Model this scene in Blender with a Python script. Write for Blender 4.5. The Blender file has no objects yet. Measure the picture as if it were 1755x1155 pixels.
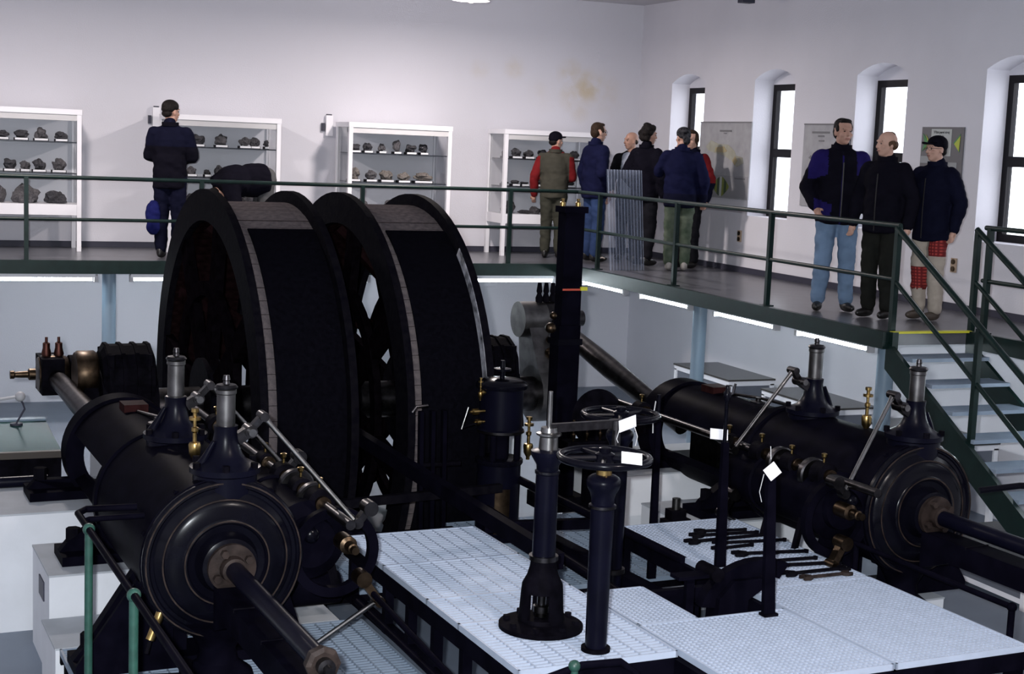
import bpy, bmesh, math, random
from math import sin, cos, pi, radians as R_
from mathutils import Vector, Matrix, noise
random.seed(7)
SC = bpy.context.scene
COL = SC.collection
LIFT = 1.9            # the gallery deck is z = 0 while building; everything is lifted so that the hall floor is z = 0
CAM_H = 1.43
# ------------------------------------------------------------------ camera
F_PX, YAW, PITCH, ROLL = 2550.0, R_(22.83), R_(7.32), R_(2.33)
cam_d = bpy.data.cameras.new('camera'); cam = bpy.data.objects.new('camera', cam_d); COL.objects.link(cam)
cam_d.sensor_fit = 'HORIZONTAL'; cam_d.sensor_width = 36.0; cam_d.lens = 36.0 * F_PX / 1755.0
cam_d.clip_start = 0.05; cam_d.clip_end = 200
_f = Vector((sin(YAW) * cos(PITCH), cos(YAW) * cos(PITCH), -sin(PITCH)))
_r = Vector((cos(YAW), -sin(YAW), 0)); _u = _r.cross(_f)
_r2 = cos(ROLL) * _r + sin(ROLL) * _u; _u2 = -sin(ROLL) * _r + cos(ROLL) * _u
cam.matrix_world = Matrix(((_r2.x, _u2.x, -_f.x, 0), (_r2.y, _u2.y, -_f.y, 0), (_r2.z, _u2.z, -_f.z, CAM_H + LIFT), (0, 0, 0, 1)))
SC.camera = cam
# ------------------------------------------------------------------ world, lamps, exposure
SC.view_settings.view_transform = 'Standard'; SC.view_settings.look = 'None'
SC.view_settings.gamma = 1.0; SC.view_settings.use_curve_mapping = False
SC.view_settings.exposure = 0.0
W = bpy.data.worlds.new('overcast_sky'); SC.world = W; W.use_nodes = True
W.node_tree.nodes['Background'].inputs[0].default_value = (0.93, 0.95, 1.0, 1)
W.node_tree.nodes['Background'].inputs[1].default_value = 5.0
def light(name, kind, loc, energy, color, size=0.1, size_y=None, target=None):
    d = bpy.data.lights.new(name, kind); d.energy = energy; d.color = color
    if kind == 'AREA':
        d.size = size
        if size_y: d.shape = 'RECTANGLE'; d.size_y = size_y
    elif kind in ('POINT', 'SPOT'): d.shadow_soft_size = size
    o = bpy.data.objects.new(name, d); COL.objects.link(o); o.location = loc
    if target: o.rotation_euler = (Vector(target) - Vector(loc)).to_track_quat('-Z', 'Y').to_euler()
    return o
# the photographer's flash, a hand's breadth to the left of and above the lens
light('camera_flash', 'AREA', Vector((0, 0, CAM_H)) - 0.14 * _r2 + 0.10 * _u2 + 0.02 * _f, 640.0, (0.90, 0.95, 1.0), 0.09, 0.05, target=Vector((0, 0, CAM_H)) + 10 * _f)
HALL_LAMP_W = 150.0    # each of the ceiling lamps of the hall (built further down)
# ------------------------------------------------------------------ helpers
TH = R_(2.6)          # the engine stands turned a little in the hall
def E2W(x, y, z=0.0): return Vector((x * cos(TH) - y * sin(TH), x * sin(TH) + y * cos(TH), z))
class MB:
    def __init__(s): s.v = []; s.f = []; s.m = []; s.cur = 0
    def add(s, vs, fs):
        n = len(s.v); s.v += [Vector(p) for p in vs]; s.f += [[n + i for i in q] for q in fs]; s.m += [s.cur] * len(fs); return s
    def box(s, x0, x1, y0, y1, z0, z1):
        return s.add([(x0,y0,z0),(x1,y0,z0),(x1,y1,z0),(x0,y1,z0),(x0,y0,z1),(x1,y0,z1),(x1,y1,z1),(x0,y1,z1)],
                     [(3,2,1,0),(4,5,6,7),(0,1,5,4),(1,2,6,5),(2,3,7,6),(3,0,4,7)])
    def bar(s, a, b, w, h, up=(0,0,1)):
        a, b = Vector(a), Vector(b); d = (b - a).normalized(); u = Vector(up)
        x = d.cross(u)
        if x.length < 1e-4: x = d.cross(Vector((0,1,0)))
        x.normalize(); u = x.cross(d).normalized(); x = x * w / 2; u = u * h / 2
        return s.add([a-x-u,a+x-u,a+x+u,a-x+u,b-x-u,b+x-u,b+x+u,b-x+u],
                     [(3,2,1,0),(4,5,6,7),(0,1,5,4),(1,2,6,5),(2,3,7,6),(3,0,4,7)])
    def cyl(s, a, b, r, r1=None, n=16, caps=True):
        a, b = Vector(a), Vector(b); r1 = r if r1 is None else r1
        return s.lathe([(r, 0), (r1, (b - a).length)], a, b - a, n, caps)
    def lathe(s, prof, o, axis=(0,0,1), n=24, caps=True, a0=0.0, a1=2*pi, xref=None):
        o = Vector(o); d = Vector(axis).normalized()
        x = Vector(xref) if xref is not None else (Vector((1,0,0)) if abs(d.x) < 0.9 else Vector((0,1,0)))
        x = (x - d * x.dot(d)).normalized(); y = d.cross(x)
        full = abs((a1 - a0) - 2*pi) < 1e-6; k = n if full else n + 1
        vs = []; fs = []
        for r, h in prof:
            for i in range(k):
                a = a0 + (a1 - a0) * i / n
                vs.append(o + d * h + x * (r * cos(a)) + y * (r * sin(a)))
        m = len(prof)
        for j in range(m - 1):
            for i in range(n):
                i2 = (i + 1) % k
                fs.append((j*k+i, j*k+i2, (j+1)*k+i2, (j+1)*k+i))
        if caps and full:
            if prof[0][0] > 1e-5: fs.append(tuple(range(n))[::-1])
            if prof[-1][0] > 1e-5: fs.append(tuple((m-1)*k + i for i in range(n)))
        return s.add(vs, fs)
    def ring(s, o, axis, r0, r1, h, n=32, a0=0.0, a1=2*pi, xref=None):
        # solid ring or arc of rectangular section between radii r0 < r1, height h along the axis
        o = Vector(o); d = Vector(axis).normalized()
        x = Vector(xref) if xref is not None else (Vector((1,0,0)) if abs(d.x) < 0.9 else Vector((0,1,0)))
        x = (x - d * x.dot(d)).normalized(); y = d.cross(x)
        full = abs((a1 - a0) - 2*pi) < 1e-6; k = n if full else n + 1
        vs = []; fs = []
        for i in range(k):
            a = a0 + (a1 - a0) * i / n; e = x * cos(a) + y * sin(a)
            vs += [o + e*r0, o + e*r1, o + e*r1 + d*h, o + e*r0 + d*h]
        for i in range(n):
            p, q = 4*i, 4*((i+1) % k)
            for c in range(4): fs.append((p+c, q+c, q+(c+1)%4, p+(c+1)%4))
        if not full: fs += [(0,1,2,3), (4*n+3,4*n+2,4*n+1,4*n)]
        return s.add(vs, fs)
    def tube(s, pts, r, n=8, closed=False):
        pts = [Vector(p) for p in pts]; vs = []; fs = []; m = len(pts); ref = None
        for i, p in enumerate(pts):
            if closed: d = (pts[(i+1) % m] - pts[i-1])
            else: d = pts[min(i+1, m-1)] - pts[max(i-1, 0)]
            d.normalize()
            if ref is None: ref = Vector((0,0,1)) if abs(d.z) < 0.9 else Vector((1,0,0))
            x = (ref - d * ref.dot(d))
            if x.length < 1e-4: x = d.orthogonal()
            x.normalize(); ref = x; y = d.cross(x)
            rr = r[i] if isinstance(r, (list, tuple)) else r
            for k in range(n): vs.append(p + x * (rr*cos(2*pi*k/n)) + y * (rr*sin(2*pi*k/n)))
        for i in range(m if closed else m - 1):
            j = (i + 1) % m
            for k in range(n): fs.append((i*n+k, i*n+(k+1)%n, j*n+(k+1)%n, j*n+k))
        if not closed: fs += [tuple(range(n))[::-1], tuple((m-1)*n + k for k in range(n))]
        return s.add(vs, fs)
    def prism(s, poly, ext):
        # polygon of 3D points pushed along ext
        ext = Vector(ext); n = len(poly); a = [Vector(p) for p in poly]
        return s.add(a + [p + ext for p in a], [tuple(range(n))[::-1], tuple(range(n, 2*n))] + [(i, (i+1) % n, n + (i+1) % n, n + i) for i in range(n)])
    def ell(s, c, rad, M=None, n=14, m=9):
        c = Vector(c); vs = [Vector((0,0,rad[2]))]
        for j in range(1, m):
            t = pi * j / m
            for i in range(n):
                a = 2*pi*i/n; vs.append(Vector((rad[0]*sin(t)*cos(a), rad[1]*sin(t)*sin(a), rad[2]*cos(t))))
        vs.append(Vector((0,0,-rad[2])))
        fs = [(0, 1+i, 1+(i+1)%n) for i in range(n)]
        for j in range(m-2):
            for i in range(n): fs.append((1+j*n+i, 1+(j+1)*n+i, 1+(j+1)*n+(i+1)%n, 1+j*n+(i+1)%n))
        L = len(vs) - 1
        fs += [(L, 1+(m-2)*n+(i+1)%n, 1+(m-2)*n+i) for i in range(n)]
        if M is not None: vs = [M @ p for p in vs]
        return s.add([p + c for p in vs], fs)
    def cap(s, a, b, r0, r1=None, n=12):
        # capsule with round ends
        a, b = Vector(a), Vector(b); r1 = r0 if r1 is None else r1; L = (b - a).length
        prof = [(r0*cos(t), r0*sin(t)) for t in (-pi/2*0.999, -pi*0.36, -pi*0.2, 0)] + [(r1*cos(t), L + r1*sin(t)) for t in (0, pi*0.2, pi*0.36, pi/2*0.999)]
        return s.lathe(prof, a, (b - a) if L > 1e-6 else (0,0,1), n)
    def grid_plane(s, o, ux, uy, nx, ny, fn=None):
        o, ux, uy = Vector(o), Vector(ux), Vector(uy); vs = []; fs = []
        for j in range(ny + 1):
            for i in range(nx + 1):
                p = o + ux * (i / nx) + uy * (j / ny); vs.append(p if fn is None else fn(p, i / nx, j / ny))
        for j in range(ny):
            for i in range(nx): a = j*(nx+1)+i; fs.append((a, a+1, a+nx+2, a+nx+1))
        return s.add(vs, fs)
ORG = {}
def mesh_of(mb, mats, origin=(0,0,0), smooth=True, angle=38):
    me = bpy.data.meshes.new('m'); o = Vector(origin)
    me.from_pydata([tuple(p - o) for p in mb.v], [], mb.f)
    mats = mats if isinstance(mats, (list, tuple)) else [mats]
    for m in mats: me.materials.append(M[m] if isinstance(m, str) else m)
    if len(mats) > 1: me.polygons.foreach_set('material_index', mb.m)
    bm = bmesh.new(); bm.from_mesh(me); bmesh.ops.recalc_face_normals(bm, faces=bm.faces); bm.to_mesh(me); bm.free()
    if smooth:
        me.polygons.foreach_set('use_smooth', [True] * len(me.polygons)); me.set_sharp_from_angle(angle=R_(angle))
    me.update(); return me
def tag(o, label=None, cat=None, group=None, kind=None):
    if label: o['label'] = label
    if cat: o['category'] = cat
    if group: o['group'] = group
    if kind: o['kind'] = kind
    return o
def thing(name, label, cat, o=(0,0,0), eng=False, group=None, rotz=0.0):
    # an Empty at the base of a thing; its parts are written in hall (or engine) coordinates
    e = bpy.data.objects.new(name, None); COL.objects.link(e); e.empty_display_size = 0.1
    e.location = E2W(*o) if eng else Vector(o)
    e.rotation_euler = (0, 0, TH if eng else rotz)
    ORG[e.name] = Vector(o); return tag(e, label, cat, group)
def part(parent, name, mb, mat, label=None, smooth=True, angle=38, kind=None):
    o = bpy.data.objects.new(name, mesh_of(mb, mat, ORG[parent.name], smooth, angle)); COL.objects.link(o); o.parent = parent
    ORG[o.name] = ORG[parent.name]
    if label: o['label'] = label
    if kind: o['kind'] = kind
    return o
def single(name, mb, mat, label, cat, o=(0,0,0), eng=False, group=None, smooth=True, kind=None):
    ob = bpy.data.objects.new(name, mesh_of(mb, mat, o, smooth)); COL.objects.link(ob)
    ob.location = E2W(*o) if eng else Vector(o); ob.rotation_euler = (0, 0, TH if eng else 0); ORG[ob.name] = Vector(o)
    return tag(ob, label, cat, group, kind)
def struct(name, mb, mat, label=None, smooth=False):
    ob = bpy.data.objects.new(name, mesh_of(mb, mat, (0,0,0), smooth)); COL.objects.link(ob); ob['kind'] = 'structure'; ORG[ob.name] = Vector((0,0,0))
    if label: ob['label'] = label
    return ob
def shared(parent, name, me, loc, rot=(0,0,0), scale=(1,1,1)):
    o = bpy.data.objects.new(name, me); COL.objects.link(o); o.parent = parent; o.location = Vector(loc) - ORG[parent.name]; o.rotation_euler = rot; o.scale = scale
    ORG[o.name] = ORG[parent.name]; return o
ORD = ['first','second','third','fourth','fifth','sixth','seventh','eighth','ninth','tenth','eleventh','twelfth']
# ------------------------------------------------------------------ materials
M = {}
def mat(name, col, rough=0.5, metal=0.0, spec=0.5, var=0.0, scale=6.0, bump=0.0, bscale=40.0, col2=None, emit=None, estr=0.0, alpha=1.0, trans=0.0, coat=0.0, sheen=0.0):
    m = bpy.data.materials.new(name); m.use_nodes = True; nt = m.node_tree; b = nt.nodes['Principled BSDF']
    b.inputs['Base Color'].default_value = (*col, 1); b.inputs['Roughness'].default_value = rough; b.inputs['Metallic'].default_value = metal
    b.inputs['Specular IOR Level'].default_value = spec; b.inputs['Alpha'].default_value = alpha; b.inputs['Transmission Weight'].default_value = trans
    b.inputs['Coat Weight'].default_value = coat; b.inputs['Sheen Weight'].default_value = sheen
    if emit: b.inputs['Emission Color'].default_value = (*emit, 1); b.inputs['Emission Strength'].default_value = estr
    tc = nt.nodes.new('ShaderNodeTexCoord')
    if var > 0 or col2:
        nz = nt.nodes.new('ShaderNodeTexNoise'); nz.inputs['Scale'].default_value = scale; nz.inputs['Detail'].default_value = 6
        nt.links.new(tc.outputs['Object'], nz.inputs['Vector'])
        rp = nt.nodes.new('ShaderNodeValToRGB'); rp.color_ramp.elements[0].position = 0.35; rp.color_ramp.elements[1].position = 0.65
        c2 = col2 or tuple(min(1, c * (1 + var)) for c in col); c1 = col if col2 else tuple(c * (1 - var) for c in col)
        rp.color_ramp.elements[0].color = (*c1, 1); rp.color_ramp.elements[1].color = (*c2, 1)
        nt.links.new(nz.outputs['Fac'], rp.inputs['Fac']); nt.links.new(rp.outputs['Color'], b.inputs['Base Color'])
    if bump > 0:
        n2 = nt.nodes.new('ShaderNodeTexNoise'); n2.inputs['Scale'].default_value = bscale; n2.inputs['Detail'].default_value = 4
        bp = nt.nodes.new('ShaderNodeBump'); bp.inputs['Strength'].default_value = bump; bp.inputs['Distance'].default_value = 0.01
        nt.links.new(tc.outputs['Object'], n2.inputs['Vector']); nt.links.new(n2.outputs['Fac'], bp.inputs['Height']); nt.links.new(bp.outputs['Normal'], b.inputs['Normal'])
    M[name] = m; return m
mat('plaster', (0.66, 0.65, 0.70), 0.9, var=0.02, scale=1.5, bump=0.15, bscale=60, spec=0.2)
mat('ceiling_paint', (0.60, 0.59, 0.62), 0.9, spec=0.2)
mat('hall_floor', (0.17, 0.20, 0.25), 0.45, var=0.06, scale=3)
mat('linoleum', (0.085, 0.085, 0.098), 0.28, var=0.15, scale=5)
mat('skirting', (0.045, 0.045, 0.065), 0.5, spec=0.2)
mat('green_paint', (0.0040, 0.0135, 0.0120), 0.4, var=0.2, scale=9, spec=0.25)
mat('light_green_paint', (0.020, 0.070, 0.052), 0.4, var=0.2, scale=20)
mat('grey_blue_paint', (0.17, 0.235, 0.30), 0.4)
mat('black_paint', (0.0030, 0.0027, 0.0060), 0.42, var=0.3, scale=7, bump=0.06, bscale=30, spec=0.004)
mat('black_gloss', (0.0025, 0.0024, 0.0052), 0.22, var=0.2, scale=7, spec=0.13)
mat('blue_black_paint', (0.0028, 0.0028, 0.0080), 0.30, var=0.2, scale=5, spec=0.10)
mat('black_iron', (0.0034, 0.0030, 0.0050), 0.6, var=0.4, scale=12, bump=0.2, bscale=45, spec=0.01)
mat('worn_black', (0.0032, 0.0029, 0.0052), 0.65, col2=(0.0062, 0.0057, 0.0078), scale=16, bump=0.25, bscale=35, spec=0.005)
mat('polished_steel', (0.22, 0.215, 0.21), 0.28, 1.0, var=0.25, scale=14)
mat('crank_steel', (0.12, 0.115, 0.115), 0.42, 1.0, var=0.3, scale=9)
mat('dark_steel', (0.050, 0.047, 0.050), 0.34, 1.0, var=0.35, scale=18)
mat('rusty_plate', (0.014, 0.009, 0.008), 0.55, 0.2, col2=(0.040, 0.028, 0.024), scale=13, bump=0.2, spec=0.2)
mat('maroon_paint', (0.022, 0.007, 0.007), 0.5, var=0.3, scale=15, spec=0.02)
mat('brass', (0.40, 0.27, 0.10), 0.28, 1.0, var=0.25, scale=20)
mat('bronze', (0.070, 0.048, 0.031), 0.38, 1.0, var=0.35, scale=18)
mat('copper', (0.085, 0.035, 0.028), 0.45, 1.0)
mat('grey_wood', (0.085, 0.072, 0.077), 0.85, col2=(0.135, 0.115, 0.115), scale=22, bump=0.3, bscale=70, spec=0.0)
mat('dark_wood', (0.0030, 0.0022, 0.0032), 0.8, var=0.4, scale=15, spec=0.0)
mat('red_brown_wood', (0.010, 0.0045, 0.0050), 0.8, var=0.5, scale=15, spec=0.0)
mat('felt', (0.0034, 0.0032, 0.0052), 0.9, var=0.2, scale=30, spec=0.0)
mat('flaking_white', (0.012, 0.012, 0.016), 0.7, col2=(0.5, 0.5, 0.55), scale=9)
mat('white_lacquer', (0.80, 0.79, 0.83), 0.45)
mat('pale_panel', (0.62, 0.60, 0.60), 0.6)
mat('concrete_white', (0.70, 0.71, 0.74), 0.85, var=0.03, scale=4, bump=0.1)
mat('pier_grey', (0.40, 0.42, 0.45), 0.8, var=0.05, scale=6)
mat('grating_white', (0.43, 0.49, 0.60), 0.5, var=0.04, scale=9)
mat('grating_shade_blue', (0.20, 0.25, 0.32), 0.5, var=0.06, scale=9)  # galvanised grating with the shadow low around the engine put into its colour
mat('paper', (0.85, 0.84, 0.86), 0.8)
mat('string', (0.6, 0.6, 0.6), 0.8)
mat('glass_shelf', (0.03, 0.035, 0.045), 0.2)
mat('rock', (0.055, 0.052, 0.058), 0.85, col2=(0.14, 0.13, 0.135), scale=14, bump=0.6, bscale=30, spec=0.25)
mat('dark_rock', (0.025, 0.025, 0.032), 0.8, col2=(0.085, 0.08, 0.085), scale=16, bump=0.6, bscale=30, spec=0.25)
mat('brown_rock', (0.10, 0.085, 0.075), 0.85, col2=(0.26, 0.23, 0.21), scale=14, bump=0.6, bscale=30, spec=0.25)
mat('specimen_stand', (0.012, 0.012, 0.016), 0.5, spec=0.1)
mat('tube_glow', (1, 0.95, 0.9), 0.5, emit=(0.82, 0.94, 1.0), estr=50.0)
mat('bulb_glow', (1, 0.9, 0.75), 0.5, emit=(1.0, 0.80, 0.55), estr=6.0)
mat('window_frame', (0.007, 0.006, 0.008), 0.4, spec=0.15)
mat('yellow_paint', (0.55, 0.52, 0.03), 0.5)
mat('red_tape', (0.45, 0.06, 0.03), 0.5)
mat('beige_plastic', (0.38, 0.28, 0.20), 0.5)
mat('grey_plastic', (0.45, 0.44, 0.46), 0.5)
mat('dark_glass_top', (0.060, 0.055, 0.052), 0.2, spec=0.15)
mat('green_glass_top', (0.022, 0.062, 0.062), 0.25, spec=0.012)
mat('brown_dark', (0.030, 0.020, 0.014), 0.5)
mat('slate_panel', (0.12, 0.13, 0.16), 0.5)
def glass(name, alpha, col=(0.9, 0.95, 1.0), rough=0.02):
    m = bpy.data.materials.new(name); m.use_nodes = True; nt = m.node_tree; nt.nodes.clear()
    out = nt.nodes.new('ShaderNodeOutputMaterial'); mx = nt.nodes.new('ShaderNodeMixShader'); t = nt.nodes.new('ShaderNodeBsdfTransparent'); g = nt.nodes.new('ShaderNodeBsdfGlossy')
    t.inputs[0].default_value = (*col, 1); g.inputs['Roughness'].default_value = rough; fr = nt.nodes.new('ShaderNodeFresnel'); fr.inputs[0].default_value = 1.3
    ml = nt.nodes.new('ShaderNodeMath'); ml.operation = 'MULTIPLY'; ml.inputs[1].default_value = alpha
    nt.links.new(fr.outputs[0], ml.inputs[0]); nt.links.new(ml.outputs[0], mx.inputs[0])
    nt.links.new(t.outputs[0], mx.inputs[1]); nt.links.new(g.outputs[0], mx.inputs[2]); nt.links.new(mx.outputs[0], out.inputs[0]); M[name] = m
glass('case_glass', 0.45, (0.98, 0.985, 0.99)); glass('window_glass', 0.5, (0.97, 0.98, 1.0))
mat('clear_plastic', (0.22, 0.26, 0.36), 0.12, alpha=0.30, spec=0.8)
mat('rib_highlight', (0.45, 0.50, 0.62), 0.15, alpha=0.55, spec=0.8)
# back wall: the same plaster with a patch of yellow damp stains at fixed places on the wall
def stained_plaster():
    m = mat('stained_plaster', (0.66, 0.65, 0.70), 0.9, bump=0.15, bscale=60, spec=0.2); nt = m.node_tree; b = nt.nodes['Principled BSDF']
    geo = nt.nodes.new('ShaderNodeTexCoord'); nz = nt.nodes.new('ShaderNodeTexNoise'); nz.inputs['Scale'].default_value = 4.5; nz.inputs['Detail'].default_value = 5
    nt.links.new(geo.outputs['Object'], nz.inputs['Vector']); prev = None
    for (x, z, r, k) in [(8.58,2.43,.20,.55),(8.85,2.26,.26,.8),(8.62,2.14,.22,.45),(9.1,2.2,.30,.25),(7.75,2.47,.16,.35),(7.25,2.42,.15,.22),(8.2,2.15,.25,.14),(8.75,1.92,.16,.25)]:
        d = nt.nodes.new('ShaderNodeVectorMath'); d.operation = 'DISTANCE'; d.inputs[1].default_value = (x, 18.7, z)
        nt.links.new(geo.outputs['Object'], d.inputs[0])
        mr = nt.nodes.new('ShaderNodeMapRange'); mr.inputs[1].default_value = 0.0; mr.inputs[2].default_value = r * 1.35; mr.inputs[3].default_value = k; mr.inputs[4].default_value = 0.0; mr.interpolation_type = 'SMOOTHSTEP'
        nt.links.new(d.outputs['Value'], mr.inputs[0])
        if prev is None: prev = mr.outputs[0]
        else:
            mx = nt.nodes.new('ShaderNodeMath'); mx.operation = 'MAXIMUM'; nt.links.new(prev, mx.inputs[0]); nt.links.new(mr.outputs[0], mx.inputs[1]); prev = mx.outputs[0]
    rp = nt.nodes.new('ShaderNodeMapRange'); rp.inputs[1].default_value = 0.3; rp.inputs[2].default_value = 0.62; nt.links.new(nz.outputs['Fac'], rp.inputs[0])
    ml = nt.nodes.new('ShaderNodeMath'); ml.operation = 'MULTIPLY'; nt.links.new(prev, ml.inputs[0]); nt.links.new(rp.outputs[0], ml.inputs[1])
    mc = nt.nodes.new('ShaderNodeMix'); mc.data_type = 'RGBA'; mc.inputs[6].default_value = (0.66, 0.65, 0.70, 1); mc.inputs[7].default_value = (0.56, 0.45, 0.26, 1)
    nt.links.new(ml.outputs[0], mc.inputs[0]); nt.links.new(mc.outputs[2], b.inputs['Base Color'])
stained_plaster()
# ================================================================== THE HALL
XL, XR, YF, YB, ZF, ZC = -3.2, 9.65, -2.5, 18.7, -1.9, 3.42
m = MB(); m.box(XL, XR + 0.5, YF, YB + 0.3, ZF - 0.2, ZF); struct('floor', m, 'hall_floor')
m = MB(); m.box(XL, XR, YF, YB, ZC, ZC + 0.2); struct('ceiling', m, 'ceiling_paint')
m = MB(); m.box(XL - 0.2, XR + 0.4, YB, YB + 0.3, ZF, ZC + 0.2); struct('wall_back', m, 'stained_plaster')
m = MB(); m.box(XL - 0.2, XL, YF, YB, ZF, ZC + 0.2); struct('wall_left', m, 'plaster')
m = MB(); m.box(XL, XR + 0.4, YF - 0.2, YF, ZF, ZC + 0.2); struct('wall_front', m, 'plaster')
# right wall with a row of segment-arched window openings
WINS = [(17.33 - 2.075 * i - 0.44, 17.33 - 2.075 * i + 0.44) for i in range(8)]
SILL, SPR, CRN, T = 0.70, 2.335, 2.45, 0.38
m = MB(); NA = 10
def arc_pts(y0, y1): return [(y0 + (y1 - y0) * i / NA, SPR + (CRN - SPR) * (1 - (2 * i / NA - 1) ** 2)) for i in range(NA + 1)]
ylast = YB
for (y0, y1) in WINS:
    m.add([(XR,ylast,ZF),(XR,y1,ZF),(XR,y1,ZC),(XR,ylast,ZC)], [(0,1,2,3)]); ylast = y0
    m.add([(XR,y1,ZF),(XR,y0,ZF),(XR,y0,SILL),(XR,y1,SILL)], [(0,1,2,3)])
    a = arc_pts(y0, y1)
    for (ya, za), (yb, zb) in zip(a[:-1], a[1:]):
        m.add([(XR,ya,za),(XR,yb,zb),(XR,yb,ZC),(XR,ya,ZC)], [(0,1,2,3)])
        m.add([(XR,ya,za),(XR,yb,zb),(XR+T,yb,zb),(XR+T,ya,za)], [(0,1,2,3)])
    m.add([(XR,y0,SILL),(XR+T,y0,SILL),(XR+T,y0,SPR),(XR,y0,SPR)], [(0,1,2,3)])
    m.add([(XR,y1,SILL),(XR+T,y1,SILL),(XR+T,y1,SPR),(XR,y1,SPR)], [(0,1,2,3)])
    m.add([(XR,y0,SILL),(XR,y1,SILL),(XR+T,y1,SILL),(XR+T,y0,SILL)], [(0,1,2,3)])
m.add([(XR,ylast,ZF),(XR,YF,ZF),(XR,YF,ZC),(XR,ylast,ZC)], [(0,1,2,3)])
struct('wall_right', m, 'plaster')
for i, (y0, y1) in enumerate(WINS):
    xf = XR + 0.27; top = 2.29
    w = thing('window_%d' % (i + 1), None, None, ((xf, (y0 + y1) / 2, SILL))); w['kind'] = 'structure'
    f = MB(); t = 0.075
    f.box(xf, xf+.06, y0, y0+t, SILL, top); f.box(xf, xf+.06, y1-t, y1, SILL, top); f.box(xf, xf+.06, y0+t, y1-t, top-t, top); f.box(xf, xf+.06, y0+t, y1-t, SILL, SILL+t)
    part(w, 'window_frame', f, 'window_frame', smooth=False)
    part(w, 'transom', MB().box(xf-.015, xf+.055, y0+t, y1-t, 1.42, 1.52), 'window_frame', smooth=False)
    part(w, 'pane', MB().box(xf+.025, xf+.031, y0+t, y1-t, SILL+t, 1.42), 'window_glass', smooth=False)
    part(w, 'pane', MB().box(xf+.025, xf+.031, y0+t, y1-t, 1.52, top-t), 'window_glass', smooth=False)
    g = MB(); a = arc_pts(y0, y1); g.prism([(xf, y, z) for y, z in a] + [(xf, y1, top), (xf, y0, top)], (0.06, 0, 0))
    part(w, 'lintel_panel', g, 'plaster', smooth=False)
# gallery along the back and right walls
GY, GX, SY, SX = 16.62, 7.70, 10.17, 8.55       # edge at the back, edge at the right, head of the stairs, far side of the stairs
m = MB(); m.box(XL, XR, GY, YB, -0.10, 0); m.box(GX, XR, SY, GY, -0.10, 0); m.box(SX, XR, 4.0, SY, -0.10, 0)
struct('floor_gallery', m, 'linoleum')
m = MB(); m.box(XL, GX + .05, GY - .06, GY, -.13, .015); tr = struct('trim_1', m, 'green_paint')
m = MB(); m.box(GX - .06, GX, SY, GY - .06, -.13, .015); m.box(GX, GX + .06, SY - .05, SY, -.13, .015); struct('trim_2', m, 'green_paint')
m = MB(); m.box(SX - .05, SX, 4.0, SY, -.13, .015); struct('trim_3', m, 'green_paint')
m = MB(); m.box(GX + .02, SX - .02, SY - .04, SY + .02, .002, .018); struct('trim_4', m, 'yellow_paint', label='yellow painted edge strip at the head of the stairs')
m = MB(); m.box(XL, XR, YB - .02, YB, 0, .07); struct('baseboard_back', m, 'skirting')
m = MB(); m.box(XR - .02, XR, 4.0, YB, 0, .07); struct('baseboard_right', m, 'skirting')
# steel columns under the gallery
for (x, y, lab) in [(2.22, 16.78, 'grey blue steel column left of the winding drums under back gallery'), (7.95, 13.75, 'grey blue steel column rising behind the far end of right cylinder'), (7.95, 10.52, 'grey blue steel column beside the stairs under the gallery end'), (5.6, 16.78, 'grey blue steel column hidden behind the drums under back gallery')]:
    t = thing('support_column', lab, 'column', (x, y, ZF), group='columns under the gallery')
    part(t, 'shaft', MB().cyl((x, y, ZF + .02), (x, y, -.10), .075, n=20), 'grey_blue_paint')
    part(t, 'base_plate', MB().box(x-.13, x+.13, y-.13, y+.13, ZF, ZF+.02), 'grey_blue_paint', smooth=False)
# gallery railings
RT, RM_ = 0.90, 0.45
def railing(name, label, a, b, posts, ends=(), r=0.022, group='gallery railings'):
    t = thing(name, label, 'railing', (*a, 0), group=group); a, b = Vector((*a, 0)), Vector((*b, 0)); d = (b - a); L = d.length; d.normalize()
    part(t, 'top_rail', MB().tube([a + Vector((0,0,RT)), b + Vector((0,0,RT))], r, 10), 'green_paint')
    part(t, 'middle_rail', MB().tube([a + Vector((0,0,RM_)), b + Vector((0,0,RM_))], r * .85, 10), 'green_paint')
    for s in posts:
        p = a + d * s; mm = MB(); mm.bar(p + Vector((0,0,0.0)), p + Vector((0,0,RT)), .045, .045, up=d); mm.box(p.x-.05, p.x+.05, p.y-.05, p.y+.05, 0.0, .012)
        part(t, 'post', mm, 'green_paint', smooth=False)
    return t
railing('gallery_railing', 'dark green two-bar railing along the edge of back gallery', (-3.1, 16.66), (7.86, 16.66), [0.73, 2.58, 4.44, 6.30, 8.16, 10.02])
railing('gallery_railing', 'dark green two-bar railing along the edge of right gallery', (7.82, 16.62), (7.76, 10.20), [0.60, 2.53, 4.42, 6.40])
railing('gallery_railing', 'dark green two-bar railing beyond the stairs on right', (8.60, 10.14), (8.60, 4.2), [0.06, 1.9, 3.8, 5.8])
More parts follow.
